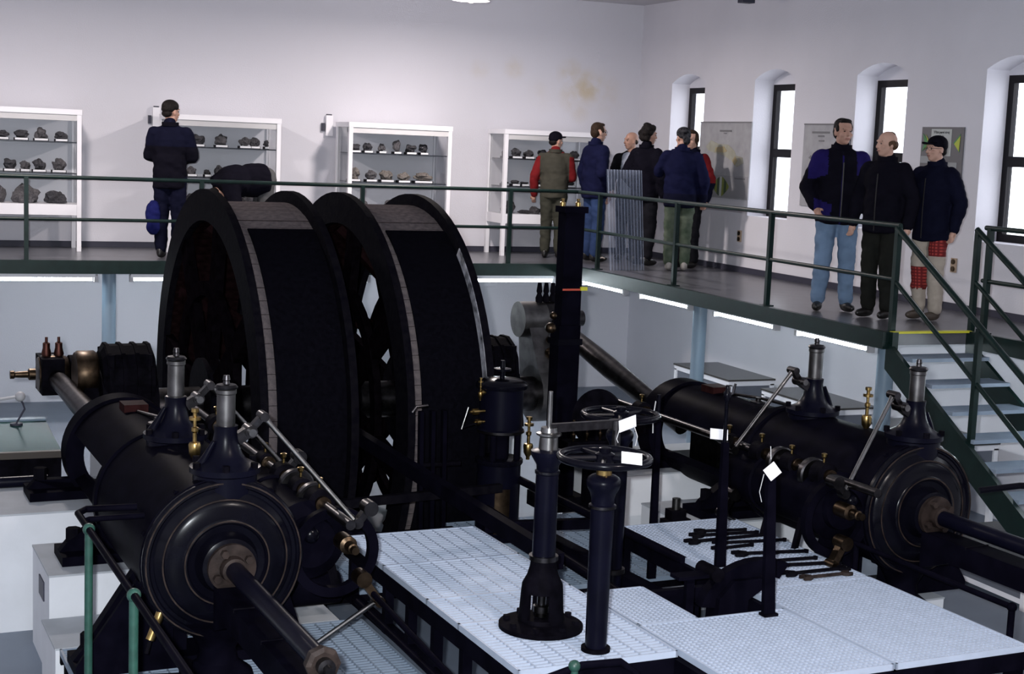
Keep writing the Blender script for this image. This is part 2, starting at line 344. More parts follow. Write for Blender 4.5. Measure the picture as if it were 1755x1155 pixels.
# stairs from the gallery down to the hall floor
t = thing('steel_staircase', 'open steel staircase with green stringers from gallery down to hall floor', 'stairs', (8.12, 8.8, ZF))
RISE, RUN, NST = 1.9 / 11, 0.272, 10
def sl(y): return (y - SY) * RISE / RUN
yb = SY - RUN * 11
for x, nm in ((GX - .01, 'stringer'), (SX - .03, 'stringer')):
    mm = MB(); mm.prism([(x, SY, -.03), (x, SY, -.28), (x, yb - .1, ZF), (x, yb + .32, ZF), (x, SY - .25 + .0, -.20 + .02), (x, SY, -.03)][:0] or [(x, SY + .02, -.06), (x, yb + .02, -1.90 + .02), (x, yb + .40, -1.90 + .0), (x, SY + .02, -.30)], (.04, 0, 0))
    part(t, nm, mm, 'green_paint', smooth=False)
for k in range(1, NST + 1):
    y = SY - RUN * k; z = -RISE * k; mm = MB(); mm.box(GX + .03, SX - .03, y - .02, y + RUN - .03, z - .03, z); part(t, 'tread', mm, 'grating_shade_blue', smooth=False)
for x in (GX + .05, SX + .03):
    y0 = SY + .06
    part(t, 'handrail', MB().tube([(x, y0, RT - .02), (x, yb, RT - 1.92)], .026, 10), 'green_paint')
    part(t, 'lower_rail', MB().tube([(x, y0, RM_), (x, yb, RM_ - 1.92)], .02, 10), 'green_paint')
    for yy in (y0 - .02, 9.12, 8.0):
        zz = sl(yy); part(t, 'post', MB().bar((x, yy, min(zz, 0) - .12), (x, yy, zz + RT - .06), .045, .045, up=(0,1,0)), 'green_paint', smooth=False)
# fluorescent tubes hung under the gallery edge
def tube_lamp(a, b, lab):
    a, b = Vector(a), Vector(b); t = thing('tube_lamp', lab, 'lamp', (a + b) / 2, group='fluorescent tubes under the gallery'); d = (b - a).normalized()
    part(t, 'housing', MB().bar(a + Vector((0,0,.045)), b + Vector((0,0,.045)), .07, .045), 'white_lacquer', smooth=False)
    part(t, 'tube', MB().tube([a + d*.03, b - d*.03], .017, 10), 'tube_glow')
    for p in (a, b):
        part(t, 'end_cap', MB().bar(p - d*.012 + Vector((0,0,.01)), p + d*.03 + Vector((0,0,.01)), .06, .075), 'grey_plastic', smooth=False)
        part(t, 'bracket', MB().tube([p + Vector((0,0,.05)), p + Vector((0,0,.10))], .008, 6), 'skirting')
for i, (x0, x1) in enumerate([(0.85, 2.06), (2.44, 3.62), (3.98, 5.16), (6.36, 7.54)]):
    tube_lamp((x0, 16.70, -.20), (x1, 16.70, -.20), ORD[i] + ' fluorescent tube from the left under the back gallery edge')
for i, (y0, y1) in enumerate([(16.45, 15.33), (14.93, 13.80), (13.27, 12.12), (11.75, 10.62)]):
    tube_lamp((7.85, y0, -.20), (7.85, y1, -.20), ORD[i] + ' fluorescent tube from the corner under the right gallery edge')
tube_lamp((8.72, 9.35, -.20), (8.72, 8.15, -.20), 'fluorescent tube behind the stairs at the far right')
# ceiling lamps of the hall (the rim of the first is in view; two more added for ambient light)
def hall_lamp(x, y, lab):
    t = thing('ceiling_lamp', lab, 'lamp', (x, y, ZC), group='hall ceiling lamps')
    part(t, 'rod', MB().cyl((x, y, ZC), (x, y, ZC - .22), .012, n=8), 'grey_plastic')
    part(t, 'shade', MB().lathe([(.03, .20), (.05, .17), (.20, .03), (.21, .0), (.19, .0), (.18, .03), (.04, .16)], (x, y, ZC - .40), n=24, caps=False), 'white_lacquer')
    part(t, 'bulb', MB().ell((x, y, ZC - .355), (.06, .06, .07)), 'bulb_glow')
    light('hall_lamp_light', 'AREA', (x, y, ZC - .44), HALL_LAMP_W, (1.0, 0.90, 0.86), 0.3, target=(x, y, ZC - 2)).parent = None
    light('hall_lamp_uplight', 'POINT', (x, y, ZC - .47), HALL_LAMP_W * .35, (1.0, 0.90, 0.86), 0.15)
for i, (x, y) in enumerate([(6.03, 15.9), (1.4, 15.2), (4.0, 3.0)]):
    hall_lamp(x, y, ['white ceiling lamp above the corner at the top edge', 'added white ceiling lamp out of view over the left showcases', 'added white ceiling lamp out of view behind the camera'][i])
m = MB(); m.box(9.12, 9.28, 15.2, 15.32, 3.18, 3.27); m.tube([(9.2,15.26,3.27),(9.2,15.26,ZC)], .012, 6); single('ceiling_spotlight', m, 'skirting', 'small dark spotlight fixed to the ceiling near right wall', 'lamp', (9.2, 15.26, ZC))
# ------------------------------------------------------------------ wall fittings
for (x, lab) in [(3.02, 'small white climate logger on wall left of second showcase'), (5.20, 'small white climate logger on wall left of third showcase')]:
    t = thing('climate_logger', lab, 'logger', (x, 18.7, 1.5), group='climate loggers on the back wall')
    part(t, 'housing', MB().box(x-.045, x+.045, 18.64, 18.70, 1.46, 1.72), 'white_lacquer', smooth=False)
    part(t, 'sensor', MB().box(x-.095, x-.06, 18.65, 18.70, 1.52, 1.62), 'skirting', smooth=False)
    part(t, 'cap', MB().box(x-.03, x+.03, 18.645, 18.70, 1.72, 1.735), 'skirting', smooth=False)
for (y, lab) in [(15.83, 'beige double wall socket below the map panel'), (11.80, 'beige double wall socket below the dark poster')]:
    t = thing('wall_socket', lab, 'socket', (9.64, y, .44), group='sockets on the right wall')
    part(t, 'plate', MB().box(9.635, 9.65, y-.04, y+.04, .37, .51), 'beige_plastic', smooth=False)
    for dz in (.405, .475): part(t, 'outlet', MB().cyl((9.625, y, dz), (9.637, y, dz), .026, n=14), 'bronze')
single('conduit_box', MB().box(8.98, 9.05, 18.68, 18.70, 2.62, 2.74), 'plaster', 'small pale junction box high on back wall near corner', 'junction box', (9.0, 18.7, 2.6), smooth=False)
# ------------------------------------------------------------------ posters on the right wall
def flat(parent, name, x, ys, col, smooth=False, th=.004, label=None):
    return part(parent, name, MB().prism([(x, y, z) for y, z in ys], (-th, 0, 0)), col, smooth=False, label=label)
mat('poster_grey', (0.135, 0.13, 0.14), 0.6); mat('map_grey', (0.30, 0.30, 0.32), 0.6, col2=(0.36, 0.36, 0.38), scale=8)
mat('map_land', (0.30, 0.295, 0.235), 0.6, col2=(0.36, 0.355, 0.30), scale=12); mat('map_hot', (0.38, 0.28, 0.16), 0.6, col2=(0.36, 0.33, 0.19), scale=14)
mat('map_foot', (0.27, 0.27, 0.285), 0.6); mat('ink', (0.03, 0.03, 0.035), 0.7); mat('faded_ink', (0.16, 0.16, 0.17), 0.7)
mat('olive', (0.19, 0.22, 0.04), 0.6); mat('dark_green_ink', (0.04, 0.07, 0.035), 0.6); mat('leaf_green', (0.055, 0.22, 0.07), 0.6); mat('lime', (0.42, 0.48, 0.05), 0.6); mat('sheet_pale', (0.46, 0.48, 0.47), 0.7); mat('sheet_grey', (0.30, 0.31, 0.32), 0.7)
mat('photo_sky', (0.52, 0.53, 0.55), 0.5); mat('photo_dark', (0.02, 0.022, 0.027), 0.5, col2=(0.09, 0.095, 0.10), scale=30)
mat('photo_mid', (0.10, 0.10, 0.11), 0.5, col2=(0.22, 0.22, 0.23), scale=20)
X0 = 9.648
t = thing('map_panel', 'grey geological map panel with yellow area and striped green hexagon below', 'poster', (X0, 16.28, .88))
flat(t, 'board', X0, [(16.92,.885),(15.68,.885),(15.68,1.835),(16.92,1.835)], 'map_grey', th=.014)
x = X0 - .015
flat(t, 'frame_strip', x, [(16.92,1.82),(15.68,1.82),(15.68,1.835),(16.92,1.835)], 'faded_ink'); flat(t, 'footer', x, [(16.90,.90),(15.70,.90),(15.70,1.17),(16.90,1.17)], 'map_foot')
flat(t, 'mapped_area', x, [(16.75,1.52),(16.63,1.60),(16.45,1.56),(16.2,1.55),(16.05,1.48),(16.0,1.42),(15.85,1.40),(15.83,1.33),(15.98,1.28),(16.12,1.36),(16.3,1.42),(16.5,1.44),(16.68,1.47)], 'map_land')
flat(t, 'mapped_core', x-.004, [(16.52,1.46),(16.5,1.51),(16.3,1.53),(16.22,1.47),(16.3,1.45)], 'map_hot'); flat(t, 'mapped_core', x-.004, [(16.08,1.36),(16.02,1.41),(15.96,1.36),(16.02,1.30)], 'map_hot')
hx = [(16.52,1.03),(16.44,1.12),(16.34,1.155),(16.24,1.12),(16.13,1.03),(16.22,.94),(16.34,.91),(16.44,.94)]
for k in range(7):
    ya, ybb = 16.52 - k*.0557, 16.52 - (k+1)*.0557
    hgt = lambda y: .125 * (1 - (abs(y - 16.325) / .2) ** 1.5) + .004
    flat(t, 'stripe', x-.004, [(ya, 1.03-hgt(ya)), (ybb, 1.03-hgt(ybb)), (ybb, 1.03+hgt(ybb)), (ya, 1.03+hgt(ya))], ['dark_green_ink','olive','dark_green_ink','sheet_pale','olive','dark_green_ink','olive'][k])
for (ya, za, ln, hh) in [(16.42,1.71,.28,.022),(16.32,1.685,.06,.012),(16.0,1.13,.24,.018),(16.85,1.07,.16,.018),(16.80,1.03,.08,.012),(16.76,1.0,.06,.012)]:
    flat(t, 'caption_line', x-.003, [(ya,za),(ya-ln,za),(ya-ln,za+hh),(ya,za+hh)], 'faded_ink')
t = thing('map_panel', 'pale map sheet on wall behind the tall man in purple jacket', 'poster', (X0, 14.0, .88))
flat(t, 'board', X0, [(14.55,.885),(13.66,.885),(13.66,1.815),(14.55,1.815)], 'map_grey', th=.014)
for (ya, za, ln, hh) in [(14.38,1.705,.34,.022),(14.26,1.665,.12,.02),(14.24,1.615,.1,.015)]: flat(t, 'caption_line', x, [(ya,za),(ya-ln,za),(ya-ln,za+hh),(ya,za+hh)], 'faded_ink')
flat(t, 'frame_strip', x, [(14.55,1.80),(13.66,1.80),(13.66,1.815),(14.55,1.815)], 'faded_ink')
for (ya, za) in [(14.42,1.43),(14.20,1.47)]: flat(t, 'mapped_spot', x, [(ya,za),(ya-.05,za-.02),(ya-.04,za+.03)], 'faded_ink')
t = thing('exhibit_poster', 'dark grey poster with white title sheet, green arrows and two photographs', 'poster', (X0, 12.11, .86))
flat(t, 'board', X0, [(12.43,.865),(11.79,.865),(11.79,1.785),(12.43,1.785)], 'poster_grey', th=.014)
flat(t, 'title_sheet', x, [(12.275,1.765),(11.965,1.765),(11.965,1.50),(12.275,1.50)], 'sheet_pale')
def txt(parent, body, y, z, size, material, bold=True):
    cu = bpy.data.curves.new('lettering', 'FONT'); cu.body = body; cu.size = size; cu.align_x = 'CENTER'; cu.extrude = .0006; cu.offset = .0006 if bold else 0
    tmp = bpy.data.objects.new('lettering', cu); COL.objects.link(tmp); dg = bpy.context.evaluated_depsgraph_get(); me = bpy.data.meshes.new_from_object(tmp.evaluated_get(dg))
    bpy.data.objects.remove(tmp); me.materials.clear(); me.materials.append(M[material])
    o = bpy.data.objects.new('lettering', me); COL.objects.link(o); o.parent = parent; o.location = Vector((x - .0055, y, z)) - ORG[parent.name]; o.rotation_euler = (pi/2, 0, -pi/2); ORG[o.name] = ORG[parent.name]
for s, z, sz in [('Těžní parní stroj', 1.722, .036), ('z dolu', 1.682, .036), ('Mark', 1.640, .04), ('v', 1.602, .034), ('Kédorvádem', 1.556, .042), ('Puští', 1.514, .038)]: txt(t, s, 12.12, z, sz, 'ink')
for s, y in ((1, 12.35), (-1, 11.885)):
    flat(t, 'green_arrow', x, [(y+s*.055,1.72),(y-s*.045,1.63),(y+s*.055,1.54),(y+s*.025,1.63)], 'leaf_green'); flat(t, 'yellow_arrow', x-.003, [(y+s*.01,1.71),(y-s*.06,1.63),(y+s*.01,1.56),(y-s*.035,1.63)] if s > 0 else [(y-.055,1.70),(y+.03,1.62),(y-.045,1.55)], 'lime')
flat(t, 'caption_card', x, [(12.42,1.495),(12.165,1.495),(12.165,1.425),(12.42,1.425)], 'sheet_grey'); flat(t, 'caption_card', x, [(12.13,1.44),(11.86,1.44),(11.86,1.385),(12.13,1.385)], 'sheet_grey')
p = flat(t, 'photo_print', x, [(12.41,1.37),(12.14,1.37),(12.14,1.13),(12.41,1.13)], 'photo_mid')
flat(t, 'photo_sky', x-.003, [(12.28,1.36),(12.15,1.36),(12.15,1.28),(12.22,1.29),(12.30,1.31)], 'photo_sky'); flat(t, 'photo_trees', x-.004, [(12.40,1.30),(12.33,1.31),(12.28,1.29),(12.22,1.30),(12.16,1.27),(12.15,1.2),(12.40,1.2)], 'photo_dark')
flat(t, 'photo_print', x, [(12.125,1.345),(11.86,1.345),(11.86,1.01),(12.125,1.01)], 'photo_sky')
for y, zt in ((12.06, 1.31), (12.00, 1.325)): flat(t, 'photo_mast', x-.003, [(y,1.15),(y-.008,1.15),(y-.005,zt),(y-.003,zt)], 'photo_dark')
flat(t, 'photo_trees', x-.003, [(12.12,1.14),(12.08,1.17),(12.04,1.16),(12.0,1.20),(11.98,1.25),(11.95,1.22),(11.93,1.19),(11.88,1.19),(11.87,1.14),(11.89,1.09),(12.12,1.08)], 'photo_dark'); flat(t, 'photo_foreground', x-.0035, [(12.12,1.05),(11.87,1.05),(11.90,1.03),(12.0,1.025),(12.12,1.03)], 'photo_mid')
flat(t, 'caption_card', x, [(12.12,.995),(11.93,.995),(11.93,.975),(12.12,.975)], 'sheet_grey'); flat(t, 'yellow_arrow', x, [(12.28,1.10),(12.18,1.05),(12.28,1.02)], 'lime'); flat(t, 'green_arrow', x, [(12.30,1.05),(12.20,.96),(12.28,.98)], 'leaf_green')
# ------------------------------------------------------------------ showcases and mineral specimens
def rock_mesh(seed, flatness):
    bm = bmesh.new(); bmesh.ops.create_icosphere(bm, subdivisions=3, radius=1.0)
    for v in bm.verts:
        n = noise.noise(v.co * 1.3 + Vector((seed*7.1, seed*3.3, 0))) * .55 + noise.noise(v.co * 3.1 + Vector((seed*2.7, 0, seed))) * .28
        v.co *= 1 + n
        v.co.z *= flatness
    zmin = min(v.co.z for v in bm.verts); zmax = max(v.co.z for v in bm.verts)
    xm = max(abs(v.co.x) for v in bm.verts); ym = max(abs(v.co.y) for v in bm.verts)
    for v in bm.verts: v.co = Vector((v.co.x / xm * .5, v.co.y / ym * .5, max((v.co.z - zmin) / (zmax - zmin) - .12, 0) / .88))
    me = bpy.data.meshes.new('rock'); bm.to_mesh(me); bm.free(); return me
ROCKS = {}
def rock(kind, v):
    k = (kind, v)
    if k not in ROCKS: me = rock_mesh(v * 1.7 + len(kind), .8); me.materials.append(M[kind]); ROCKS[k] = me
    return ROCKS[k]
stand_me = mesh_of(MB().box(-.5, .5, -.5, .5, 0, 1), 'specimen_stand', smooth=False); card_me = mesh_of(MB().box(-.45, .45, -.53, -.5, .2, .95), 'paper', smooth=False)
CASES = [(0.70, 'leftmost showcase'), (3.05, 'second showcase'), (5.27, 'third showcase'), (7.36, 'showcase by the corner')]
CW, CY0, CY1, CTOP = 1.36, 17.98, 18.58, 1.64
SH = [(.545, 'bottom shelf'), (.905, 'middle shelf'), (1.265, 'top shelf')]
# specimens: (case, shelf, x along the case 0..1, width, height, material)
SPEC = []
for c, s, lst in [
  (0, 2, [(.22,.12,.07,'d'),(.36,.15,.08,'d'),(.52,.17,.09,'d'),(.70,.18,.13,'r'),(.885,.16,.09,'d')]),
  (0, 1, [(.25,.16,.10,'d'),(.42,.15,.12,'d'),(.56,.12,.10,'r'),(.68,.17,.13,'d'),(.86,.18,.14,'r')]),
  (0, 0, [(.14,.18,.14,'d'),(.32,.14,.20,'r'),(.57,.36,.23,'r'),(.84,.28,.15,'d')]),
  (1, 2, [(.12,.15,.08,'d'),(.27,.16,.12,'d'),(.50,.17,.14,'r'),(.72,.16,.11,'r'),(.82,.15,.11,'d'),(.95,.06,.08,'d')]),
  (1, 1, [(.08,.12,.1,'r'),(.21,.13,.10,'r'),(.37,.09,.06,'d'),(.47,.12,.12,'r'),(.66,.14,.12,'d'),(.85,.14,.12,'r')]),
  (1, 0, [(.2,.22,.16,'r'),(.5,.24,.16,'d'),(.8,.2,.16,'r')]),
  (2, 2, [(.06,.13,.08,'d'),(.20,.13,.10,'d'),(.36,.11,.10,'r'),(.50,.11,.15,'r'),(.66,.15,.10,'d'),(.81,.12,.11,'d')]),
  (2, 1, [(.05,.17,.15,'b'),(.24,.16,.12,'r'),(.42,.20,.12,'b'),(.58,.18,.11,'b'),(.80,.28,.11,'b')]),
  (2, 0, [(.15,.2,.15,'r'),(.45,.2,.15,'r'),(.8,.2,.15,'d')]),
  (3, 2, [(.02,.04,.07,'r'),(.14,.16,.11,'d'),(.30,.15,.09,'d'),(.48,.15,.1,'d'),(.66,.14,.1,'r'),(.84,.15,.1,'d')]),
  (3, 1, [(.05,.10,.03,'d'),(.14,.12,.05,'d'),(.26,.12,.03,'d'),(.44,.12,.06,'d'),(.6,.12,.06,'r'),(.8,.12,.06,'d')]),
  (3, 0, [(.10,.20,.19,'r'),(.27,.10,.05,'d'),(.40,.16,.10,'r'),(.62,.2,.12,'r'),(.85,.2,.12,'d')])]:
    SPEC.append((c, s, lst))
KM = {'d': 'dark_rock', 'r': 'rock', 'b': 'brown_rock'}
KN = {'d': 'dark', 'r': 'grey', 'b': 'brownish'}
case0 = None
for ci, (x0, nm) in enumerate(CASES):
    x1 = x0 + CW; t = thing('showcase', ['white framed glass showcase at the far left end of back wall', 'white framed glass showcase behind the man left of the drums', 'white framed glass showcase above the right winding drum', 'white framed glass showcase behind the man in red sleeves'][ci], 'showcase', ((x0 + x1)/2, (CY0 + CY1)/2, 0), group='showcases along the back wall')
    for (xa, ya) in ((x0, CY0), (x1 - .05, CY0), (x0, CY1 - .05), (x1 - .05, CY1 - .05)): part(t, 'corner_post', MB().box(xa, xa + .05, ya, ya + .05, 0, CTOP), 'white_lacquer', smooth=False)
    part(t, 'top_board', MB().box(x0 - .005, x1 + .005, CY0 - .005, CY1, CTOP - .06, CTOP), 'white_lacquer', smooth=False)
    part(t, 'light_panel', MB().box(x0 + .05, x1 - .05, CY0 + .012, CY0 + .03, CTOP - .13, CTOP - .06), 'pale_panel', smooth=False)
    part(t, 'bottom_board', MB().box(x0 + .051, x1 - .051, CY0 + .004, CY1 - .004, .42, .545), 'white_lacquer', smooth=False)
    for xa in (x0 + .004, x1 - .046): part(t, 'side_board', MB().box(xa, xa + .042, CY0 + .051, CY1 - .051, .42, .545), 'white_lacquer', smooth=False)
    part(t, 'back_panel', MB().box(x0 + .05, x1 - .05, CY1 - .02, CY1, .545, CTOP - .06), 'white_lacquer', smooth=False)
    for z, _ in SH[1:]: part(t, 'shelf', MB().box(x0 + .05, x1 - .05, CY0 + .03, CY1 - .03, z - .012, z), 'glass_shelf', smooth=False)
    part(t, 'front_glass', MB().box(x0 + .05, x1 - .05, CY0 + .006, CY0 + .011, .545, CTOP - .06), 'case_glass', smooth=False)
    for xa in (x0 + .02, x1 - .025): part(t, 'side_glass', MB().box(xa, xa + .005, CY0 + .05, CY1 - .05, .545, CTOP - .06), 'case_glass', smooth=False)
rv = 0
for c, s, lst in SPEC:
    x0, nm = CASES[c]; z, shn = SH[s]
    for i, (u, w, h, k) in enumerate(lst):
        rv += 1; xx = x0 + .06 + u * (CW - .12); yy = 18.16 + .04 * ((rv * 7) % 3)
        t = thing('mineral_specimen', '%s rough mineral specimen, %s from left on %s of %s' % (KN[k], ORD[i], shn, nm), 'rock', (xx, yy, z), group='mineral specimens in the showcases')
        big = (s == 0)
        if not big: shared(t, 'stand', stand_me, (xx, yy, z), scale=(w * .92, .12, .03)); shared(t, 'label_card', card_me, (xx, yy, z), scale=(w * .92, .12, .03))
        shared(t, 'rock', rock(KM[k], rv % 9), (xx, yy, z + (0 if big else .03)), rot=(0, 0, (rv * 2.1) % 1.2 - .6), scale=(w, .16 if not big else .26, h))
# low display cases under the gallery
def low_case(x0, x1, y0, y1, ztop, lab):
    t = thing('display_table', lab, 'display case', ((x0+x1)/2, (y0+y1)/2, ZF), group='low display cases under the gallery')
    for xa in (x0, x1 - .05):
        for ya in (y0, y1 - .05): part(t, 'leg', MB().box(xa, xa+.05, ya, ya+.05, ZF, ztop - .06), 'white_lacquer', smooth=False)
    part(t, 'frame', MB().box(x0, x1, y0, y1, ztop - .075, ztop - .02), 'white_lacquer', smooth=False)
    part(t, 'glass_top', MB().box(x0 - .01, x1 + .01, y0 - .01, y1 + .01, ztop - .02, ztop), 'dark_glass_top', smooth=False)
    part(t, 'panel', MB().box(x0 + .05, x1 - .05, y0 + .02, y0 + .03, ztop - .32, ztop - .075), 'slate_panel', smooth=False)
    part(t, 'panel', MB().box(x0 + .02, x0 + .03, y0 + .05, y1 - .05, ztop - .32, ztop - .075), 'slate_panel', smooth=False)
    part(t, 'lower_shelf', MB().box(x0 + .02, x1 - .02, y0 + .03, y1 - .03, ztop - .36, ztop - .32), 'white_lacquer', smooth=False)
low_case(8.75, 9.35, 14.40, 15.68, -1.1, 'low white display case with dark glass top behind the far column')
low_case(8.82, 9.42, 12.55, 13.82, -1.1, 'low white display case behind the rear valve bonnet of right cylinder')
low_case(8.82, 9.42, 10.7, 11.95, -1.1, 'low white display case partly behind the stairs')
low_case(7.85, 8.45, 8.5, 9.55, -1.5, 'low white display case at the far right behind the tail rod')
t = thing('glass_table', 'long green glass display table with dark edge at far left', 'display case', (.35, 11.9, ZF))
part(t, 'glass_top', MB().box(-1.2, 1.18, 11.55, 12.75, -1.02, -1.0), 'green_glass_top', smooth=False)
part(t, 'top_frame', MB().box(-1.2, 1.18, 12.75, 12.85, -1.03, -.985), 'grey_blue_paint', smooth=False)
part(t, 'front_rail', MB().box(-1.2, 1.18, 11.5, 11.55, -1.05, -1.0), 'brown_dark', smooth=False)
part(t, 'front_board', MB().box(-1.2, 1.18, 11.52, 11.55, -1.24, -1.05), 'black_iron', smooth=False)
for xx in (-1.1, 1.06): part(t, 'leg', MB().box(xx, xx+.06, 12.6, 12.66, ZF, -1.03), 'grey_blue_paint', smooth=False)
for xx in (-1.1, 1.06): part(t, 'leg', MB().box(xx, xx+.06, 11.58, 11.64, ZF, -1.03), 'grey_blue_paint', smooth=False)
t = thing('reading_lamp', 'small grey lamp on a bent arm over the green table', 'lamp', (.95, 12.6, -1.0))
part(t, 'arm', MB().tube([(.935,12.6,-.985),(1.0,12.6,-.87),(.985,12.6,-.82),(.965,12.6,-.79)], .008, 8), 'skirting')
part(t, 'boom', MB().tube([(.40,12.6,-.84),(.95,12.6,-.765)], .012, 8), 'grey_plastic'); part(t, 'head', MB().ell((.965,12.6,-.765), (.042,.042,.042)), 'grey_plastic'); part(t, 'foot', MB().cyl((.935,12.6,-1.0),(.935,12.6,-.985), .05), 'skirting')
# clear corrugated plastic sheet leaning on the railing
def corr(p, u, v): return p + Vector((0, .020 * sin(u * 11 * 2 * pi), 0))
m = MB(); m.grid_plane((7.93, 15.93, .0), (.47, .03, 0), (-.13, -.06, 1.2), 104, 6, corr)
t = thing('plastic_sheet', 'clear corrugated plastic sheet standing behind the railing corner', 'plastic sheet', (8.1, 15.93, 0))
part(t, 'sheet', m, 'clear_plastic')
for k in range(12):
    u = (k + .25) / 11 if k < 11 else 1.0; p0 = Vector((7.93, 15.93 - .022, 0)) + Vector((.47, .03, 0)) * u; part(t, 'rib', MB().tube([p0, p0 + Vector((-.13, -.06, 1.2))], .004, 6), 'rib_highlight')  # pale ribs put the flash highlights of the corrugation into colour
# ================================================================== THE WINDING ENGINE (engine coordinates)
ZE, YD = -0.82, 12.12
XA, XB = 1.97, 6.52
# ------------------------------------------------------------------ foundations
def block(name, label, x0, x1, y0, y1, z1, mat_='concrete_white', group='white foundation blocks', top=None):
    t = thing(name, label, 'foundation', ((x0+x1)/2, (y0+y1)/2, ZF), eng=True, group=group)
    part(t, 'body', MB().box(x0, x1, y0, y1, ZF, z1 - .012), mat_, smooth=False)
    part(t, 'top_slab', MB().box(x0 - .004, x1 + .004, y0 - .004, y1 + .004, z1 - .012, z1), 'pier_grey', smooth=False)
    return t
block('foundation_pier', 'long white foundation pier under the rear foot of left engine', -.4, 2.75, 9.99, 10.95, -1.10)
p2 = block('foundation_pier', 'white foundation pier with a slot under the middle of left engine', 1.27, 2.75, 9.02, 9.75, -1.25)
part(p2, 'slot', MB().box(1.262, 1.275, 9.22, 9.42, -1.47, -1.35), 'skirting', smooth=False)
block('foundation_pier', 'low white foundation block under the front foot of left engine', 1.22, 2.9, 8.42, 8.96, -1.5)
block('foundation_pier', 'white foundation pier under the rear foot of right engine', 5.75, 7.1, 9.95, 10.95, -1.10)
block('foundation_pier', 'white foundation pier under the middle of right engine', 5.75, 7.1, 8.95, 9.65, -1.25)
block('foundation_pier', 'white foundation block under the front of right engine', 5.95, 6.95, 7.6, 8.0, -1.5)
for (x0, x1, lab) in [(2.08, 2.53, 'left'), (5.3, 5.75, 'right')]:
    block('bearing_pier', 'white pier carrying the %s main bearing beside the drums' % lab, x0, x1, 11.8, 12.45, -1.05, 'concrete_white', 'main bearing piers')
# ------------------------------------------------------------------ winding drums on their shaft
DR, LR = 1.80, 1.70
def drum(x0, x1, lab, worn):
    t = thing('winding_drum', lab, 'drum', ((x0+x1)/2, YD, ZE), eng=True, group='winding drums')
    c = (YD, ZE); xr = (0, 1, 0)
    for xa in (x0, x1 - .06):
        f = part(t, 'flange', MB().ring((xa, *c), (1,0,0), DR - .26, DR, .06, 72, xref=xr), 'worn_black')
    if worn: part(t, 'worn_paint_edge', MB().ring((x1 - .067, *c), (1,0,0), LR + .012, DR - .006, .006, 40, a0=R_(128), a1=R_(178), xref=xr), 'flaking_white', label='flaking white paint on inner edge of flange')
    # lagging boards, one by one
    n = 92; w = 2 * pi * LR / n
    pl = mesh_of(MB().prism([(x0 + .06, -w*.485, -.055), (x0 + .06, w*.485, -.055), (x0 + .06, w*.485, 0), (x0 + .06, -w*.485, 0)], (x1 - x0 - .12, 0, 0)), ['grey_wood', 'red_brown_wood'], smooth=False)
    for p in pl.polygons: p.material_index = 0 if p.normal.z > .9 else 1
    for i in range(n):
        a = 2*pi*i/n; rr = LR + (.003 if (i * 5) % 7 == 0 else 0)
        o = bpy.data.objects.new('lagging_board', pl); COL.objects.link(o); o.parent = t
        o.location = Vector((0, YD + rr*cos(a), ZE + rr*sin(a))) - ORG[t.name]; o.rotation_euler = (a - pi/2, 0, 0)
    # dark sheet laid over the boards on the side towards the hall
    part(t, 'cover_sheet', MB().ring((x0 + .06 + .09, *c), (1,0,0), LR + .006, LR + .018, x1 - x0 - .12 - .095, 40, a0=R_(117), a1=R_(262), xref=xr), 'felt', label='dark sheet covering the front of the drum')
    for xa in (x0 + .01, x1 - .10):
        part(t, 'hub', MB().ring((xa - .03, *c), (1,0,0), .16, .40, .15, 32, xref=xr), 'black_iron')
        for i in range(8):
            a = 2*pi*i/8 + .2; e = Vector((0, cos(a), sin(a))); q = Vector((xa + .045, *c))
            part(t, 'spoke', MB().bar(q + e*.36, q + e*1.56, .19, .07, up=(1,0,0)), 'dark_wood', smooth=False)
            a2 = a + 2*pi/16; e2 = Vector((0, cos(a2), sin(a2)))
        part(t, 'inner_ring', MB().ring((xa, *c), (1,0,0), .92, 1.04, .06, 40, xref=xr), 'dark_wood')
    for i in range(8):
        a = 2*pi*i/8 + .2 + pi/8; e = Vector((0, cos(a), sin(a)))
        part(t, 'cross_brace', MB().bar(Vector((x0 + .10, *c)) + e*1.50, Vector((x1 - .12, *c)) + e*.95, .12, .07, up=e), 'red_brown_wood', smooth=False)
    return t
drum(2.93, 3.68, 'left large black winding drum with grey boards and dark cover', False)
drum(4.07, 4.80, 'right large black winding drum with white flaking paint on its edge', True)
t = thing('crankshaft', 'heavy steel shaft through both drums with cranks at its ends', 'shaft', ((XA+XB)/2, YD, ZE), eng=True)
part(t, 'shaft', MB().cyl((1.95, YD, ZE), (6.30, YD, ZE), .16, n=28), 'dark_steel')
cpx = 6.08
def crank(xa, xb, ang, L=.70):
    d = Vector((0, cos(ang), sin(ang))); o0 = Vector((xa, YD, ZE)); mm = MB()
    mm.lathe([(.26, 0), (.26, xb - xa)], o0, (1,0,0), 28); pin = o0 + d*L; mm.lathe([(.155, 0), (.155, xb - xa)], pin, (1,0,0), 24)
    n = Vector((0, -d.z, d.y)); mm.prism([o0 + n*.23 + d*.05, o0 - n*.23 + d*.05, pin - n*.11 - d*.05, pin + n*.11 - d*.05], (xb - xa, 0, 0))
    return mm, pin
mm, pin = crank(5.98, 6.16, R_(70)); part(t, 'crank', mm, 'crank_steel', label='polished steel crank beside the black column')
part(t, 'crank_pin', MB().cyl(pin + Vector((.0,0,0)), pin + Vector((.62,0,0)), .075, n=20), 'dark_steel')
part(t, 'crank_boss', MB().lathe([(.165,0),(.165,.26),(.12,.28)], (5.93, pin.y, pin.z), (1,0,0), 26), 'crank_steel')
